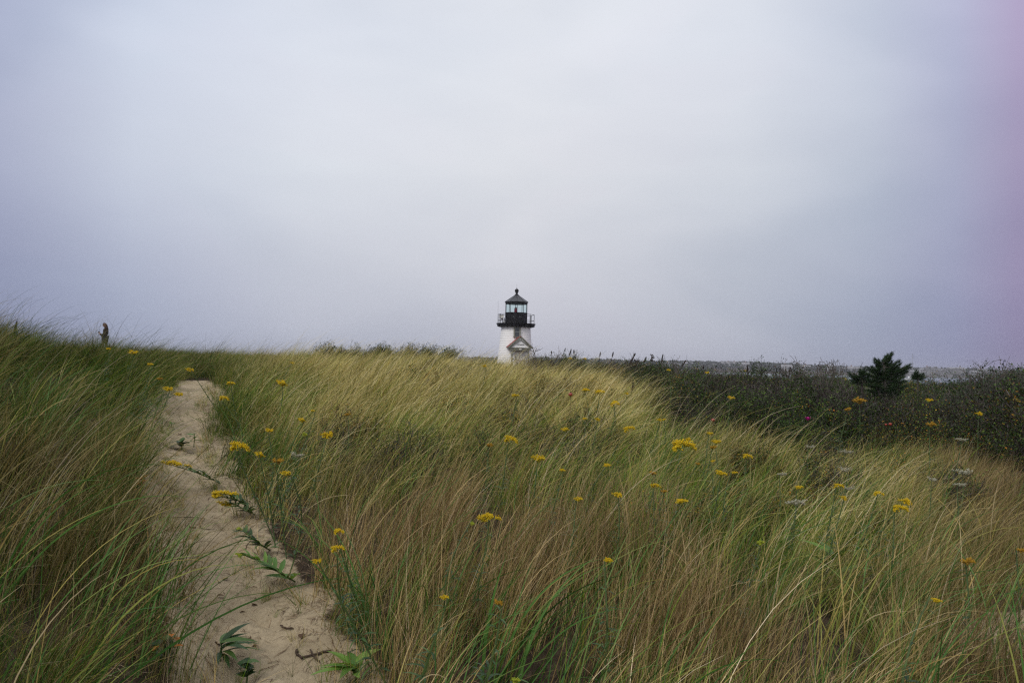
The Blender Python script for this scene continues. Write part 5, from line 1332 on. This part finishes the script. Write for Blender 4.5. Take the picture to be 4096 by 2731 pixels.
# boats and poles
M['hull'] = worn('white hull', (.75, .75, .74), .4, .05, .5, bmp=0)
M['mast'] = worn('aluminium mast', (.30, .31, .33), .4, .1, 1, bmp=0)
def boat(px, py_m, Y, L, label, mh=None, rig=True, name='sailboat'):
    p = at(px, 1500, Y); root = thing(name, (p[0], Y, -2.0), label, 'boat', 'boats in the harbour', rz=R(25)); b_ = MB(); n = 12; vs = []
    for i in range(n + 1):
        q = i / n; wq = L * .14 * math.sin(math.pi * (.10 + .82 * q)) ** .7; x = (q - .5) * L; sh = .15 * L * .9 * (.75 + .35 * (2 * q - 1) ** 2)
        vs += [(x, -wq, sh * .75), (x * .96, -wq * .6, -.25), (x * .96, wq * .6, -.25), (x, wq, sh * .75)]
    fs_ = []
    for i in range(n):
        for k in range(4): fs_.append((i * 4 + k, i * 4 + (k + 1) % 4, i * 4 + 4 + (k + 1) % 4, i * 4 + 4 + k))
    fs_ += [(0, 3, 2, 1), (n * 4, n * 4 + 1, n * 4 + 2, n * 4 + 3)]
    b_.add(vs, fs_); b_.build('hull', 'hull', root)
    MB().box((-.05 * L, 0, L * .14), (L * .34, L * .14, L * .07)).build('cabin', 'hull', root)
    if py_m:
        top = at(px, py_m, Y)[2] + 2.0; MB().tube([(0, 0, .3), (0, 0, top)], [.14, .09], 6).build('mast', 'mast', root)
        if rig:
            MB().tube([(0, 0, top * .92), (-L * .5, 0, .6)], .05, 4).build('forestay', 'mast', root); MB().tube([(0, 0, top), (L * .48, 0, .6)], .03, 4).build('backstay', 'mast', root)
            MB().tube([(0, 0, 1.7), (L * .38, 0, 1.8)], .11, 5).build('boom', 'mast', root)
    return root
boat(3650, 1414, 470, 12, 'large sailboat with tall bare mast anchored right of the cedar')
boat(2745, 1420, 520, 8, 'white sailboat with tall thin mast at the left of the harbour', rig=False)
boat(3642, None, 440, 6, 'small white motorboat under the tall sailboat mast', name='motorboat')
boat(3148, None, 600, 7, 'small white motorboat near the far beach below the pale roof', name='motorboat')
fp = at(3359, 1486, 860); root = thing('flagpole', (fp[0], 860, gh(fp[0], 880) * 0 - 2.2), 'pale flagpole standing at the far waterline', 'pole')
tz = at(3359, 1462, 860)[2] + 2.2; MB().tube([(0, 0, 0), (0, 0, tz)], [.35, .22], 6).build('pole', 'clap_white', root); MB().lathe([(.01, tz - .3), (.4, tz), (.01, tz + .3)], 8).build('finial', 'clap_white', root)
# riprap and pale beach at the near waterline is part of the ground

# ------------------------------------------------------------------ the air
hz = MB().box((0, 600, 5), (3010, 1850, 24)).build('haze', None)
hz.data.materials.clear(); hm = bpy.data.materials.new('haze air'); hm.use_nodes = True; ht = hm.node_tree; ht.nodes.clear()
pv = N(ht, 'ShaderNodeVolumePrincipled'); pv.inputs['Color'].default_value = (.93, .95, 1.0, 1); pv.inputs['Density'].default_value = .00036; pv.inputs['Anisotropy'].default_value = .2
ho = N(ht, 'ShaderNodeOutputMaterial'); lk(ht, pv.outputs[0], ho.inputs['Volume']); hz.data.materials.append(hm)
tag(hz, 'thin sea haze', None, None, 'stuff')
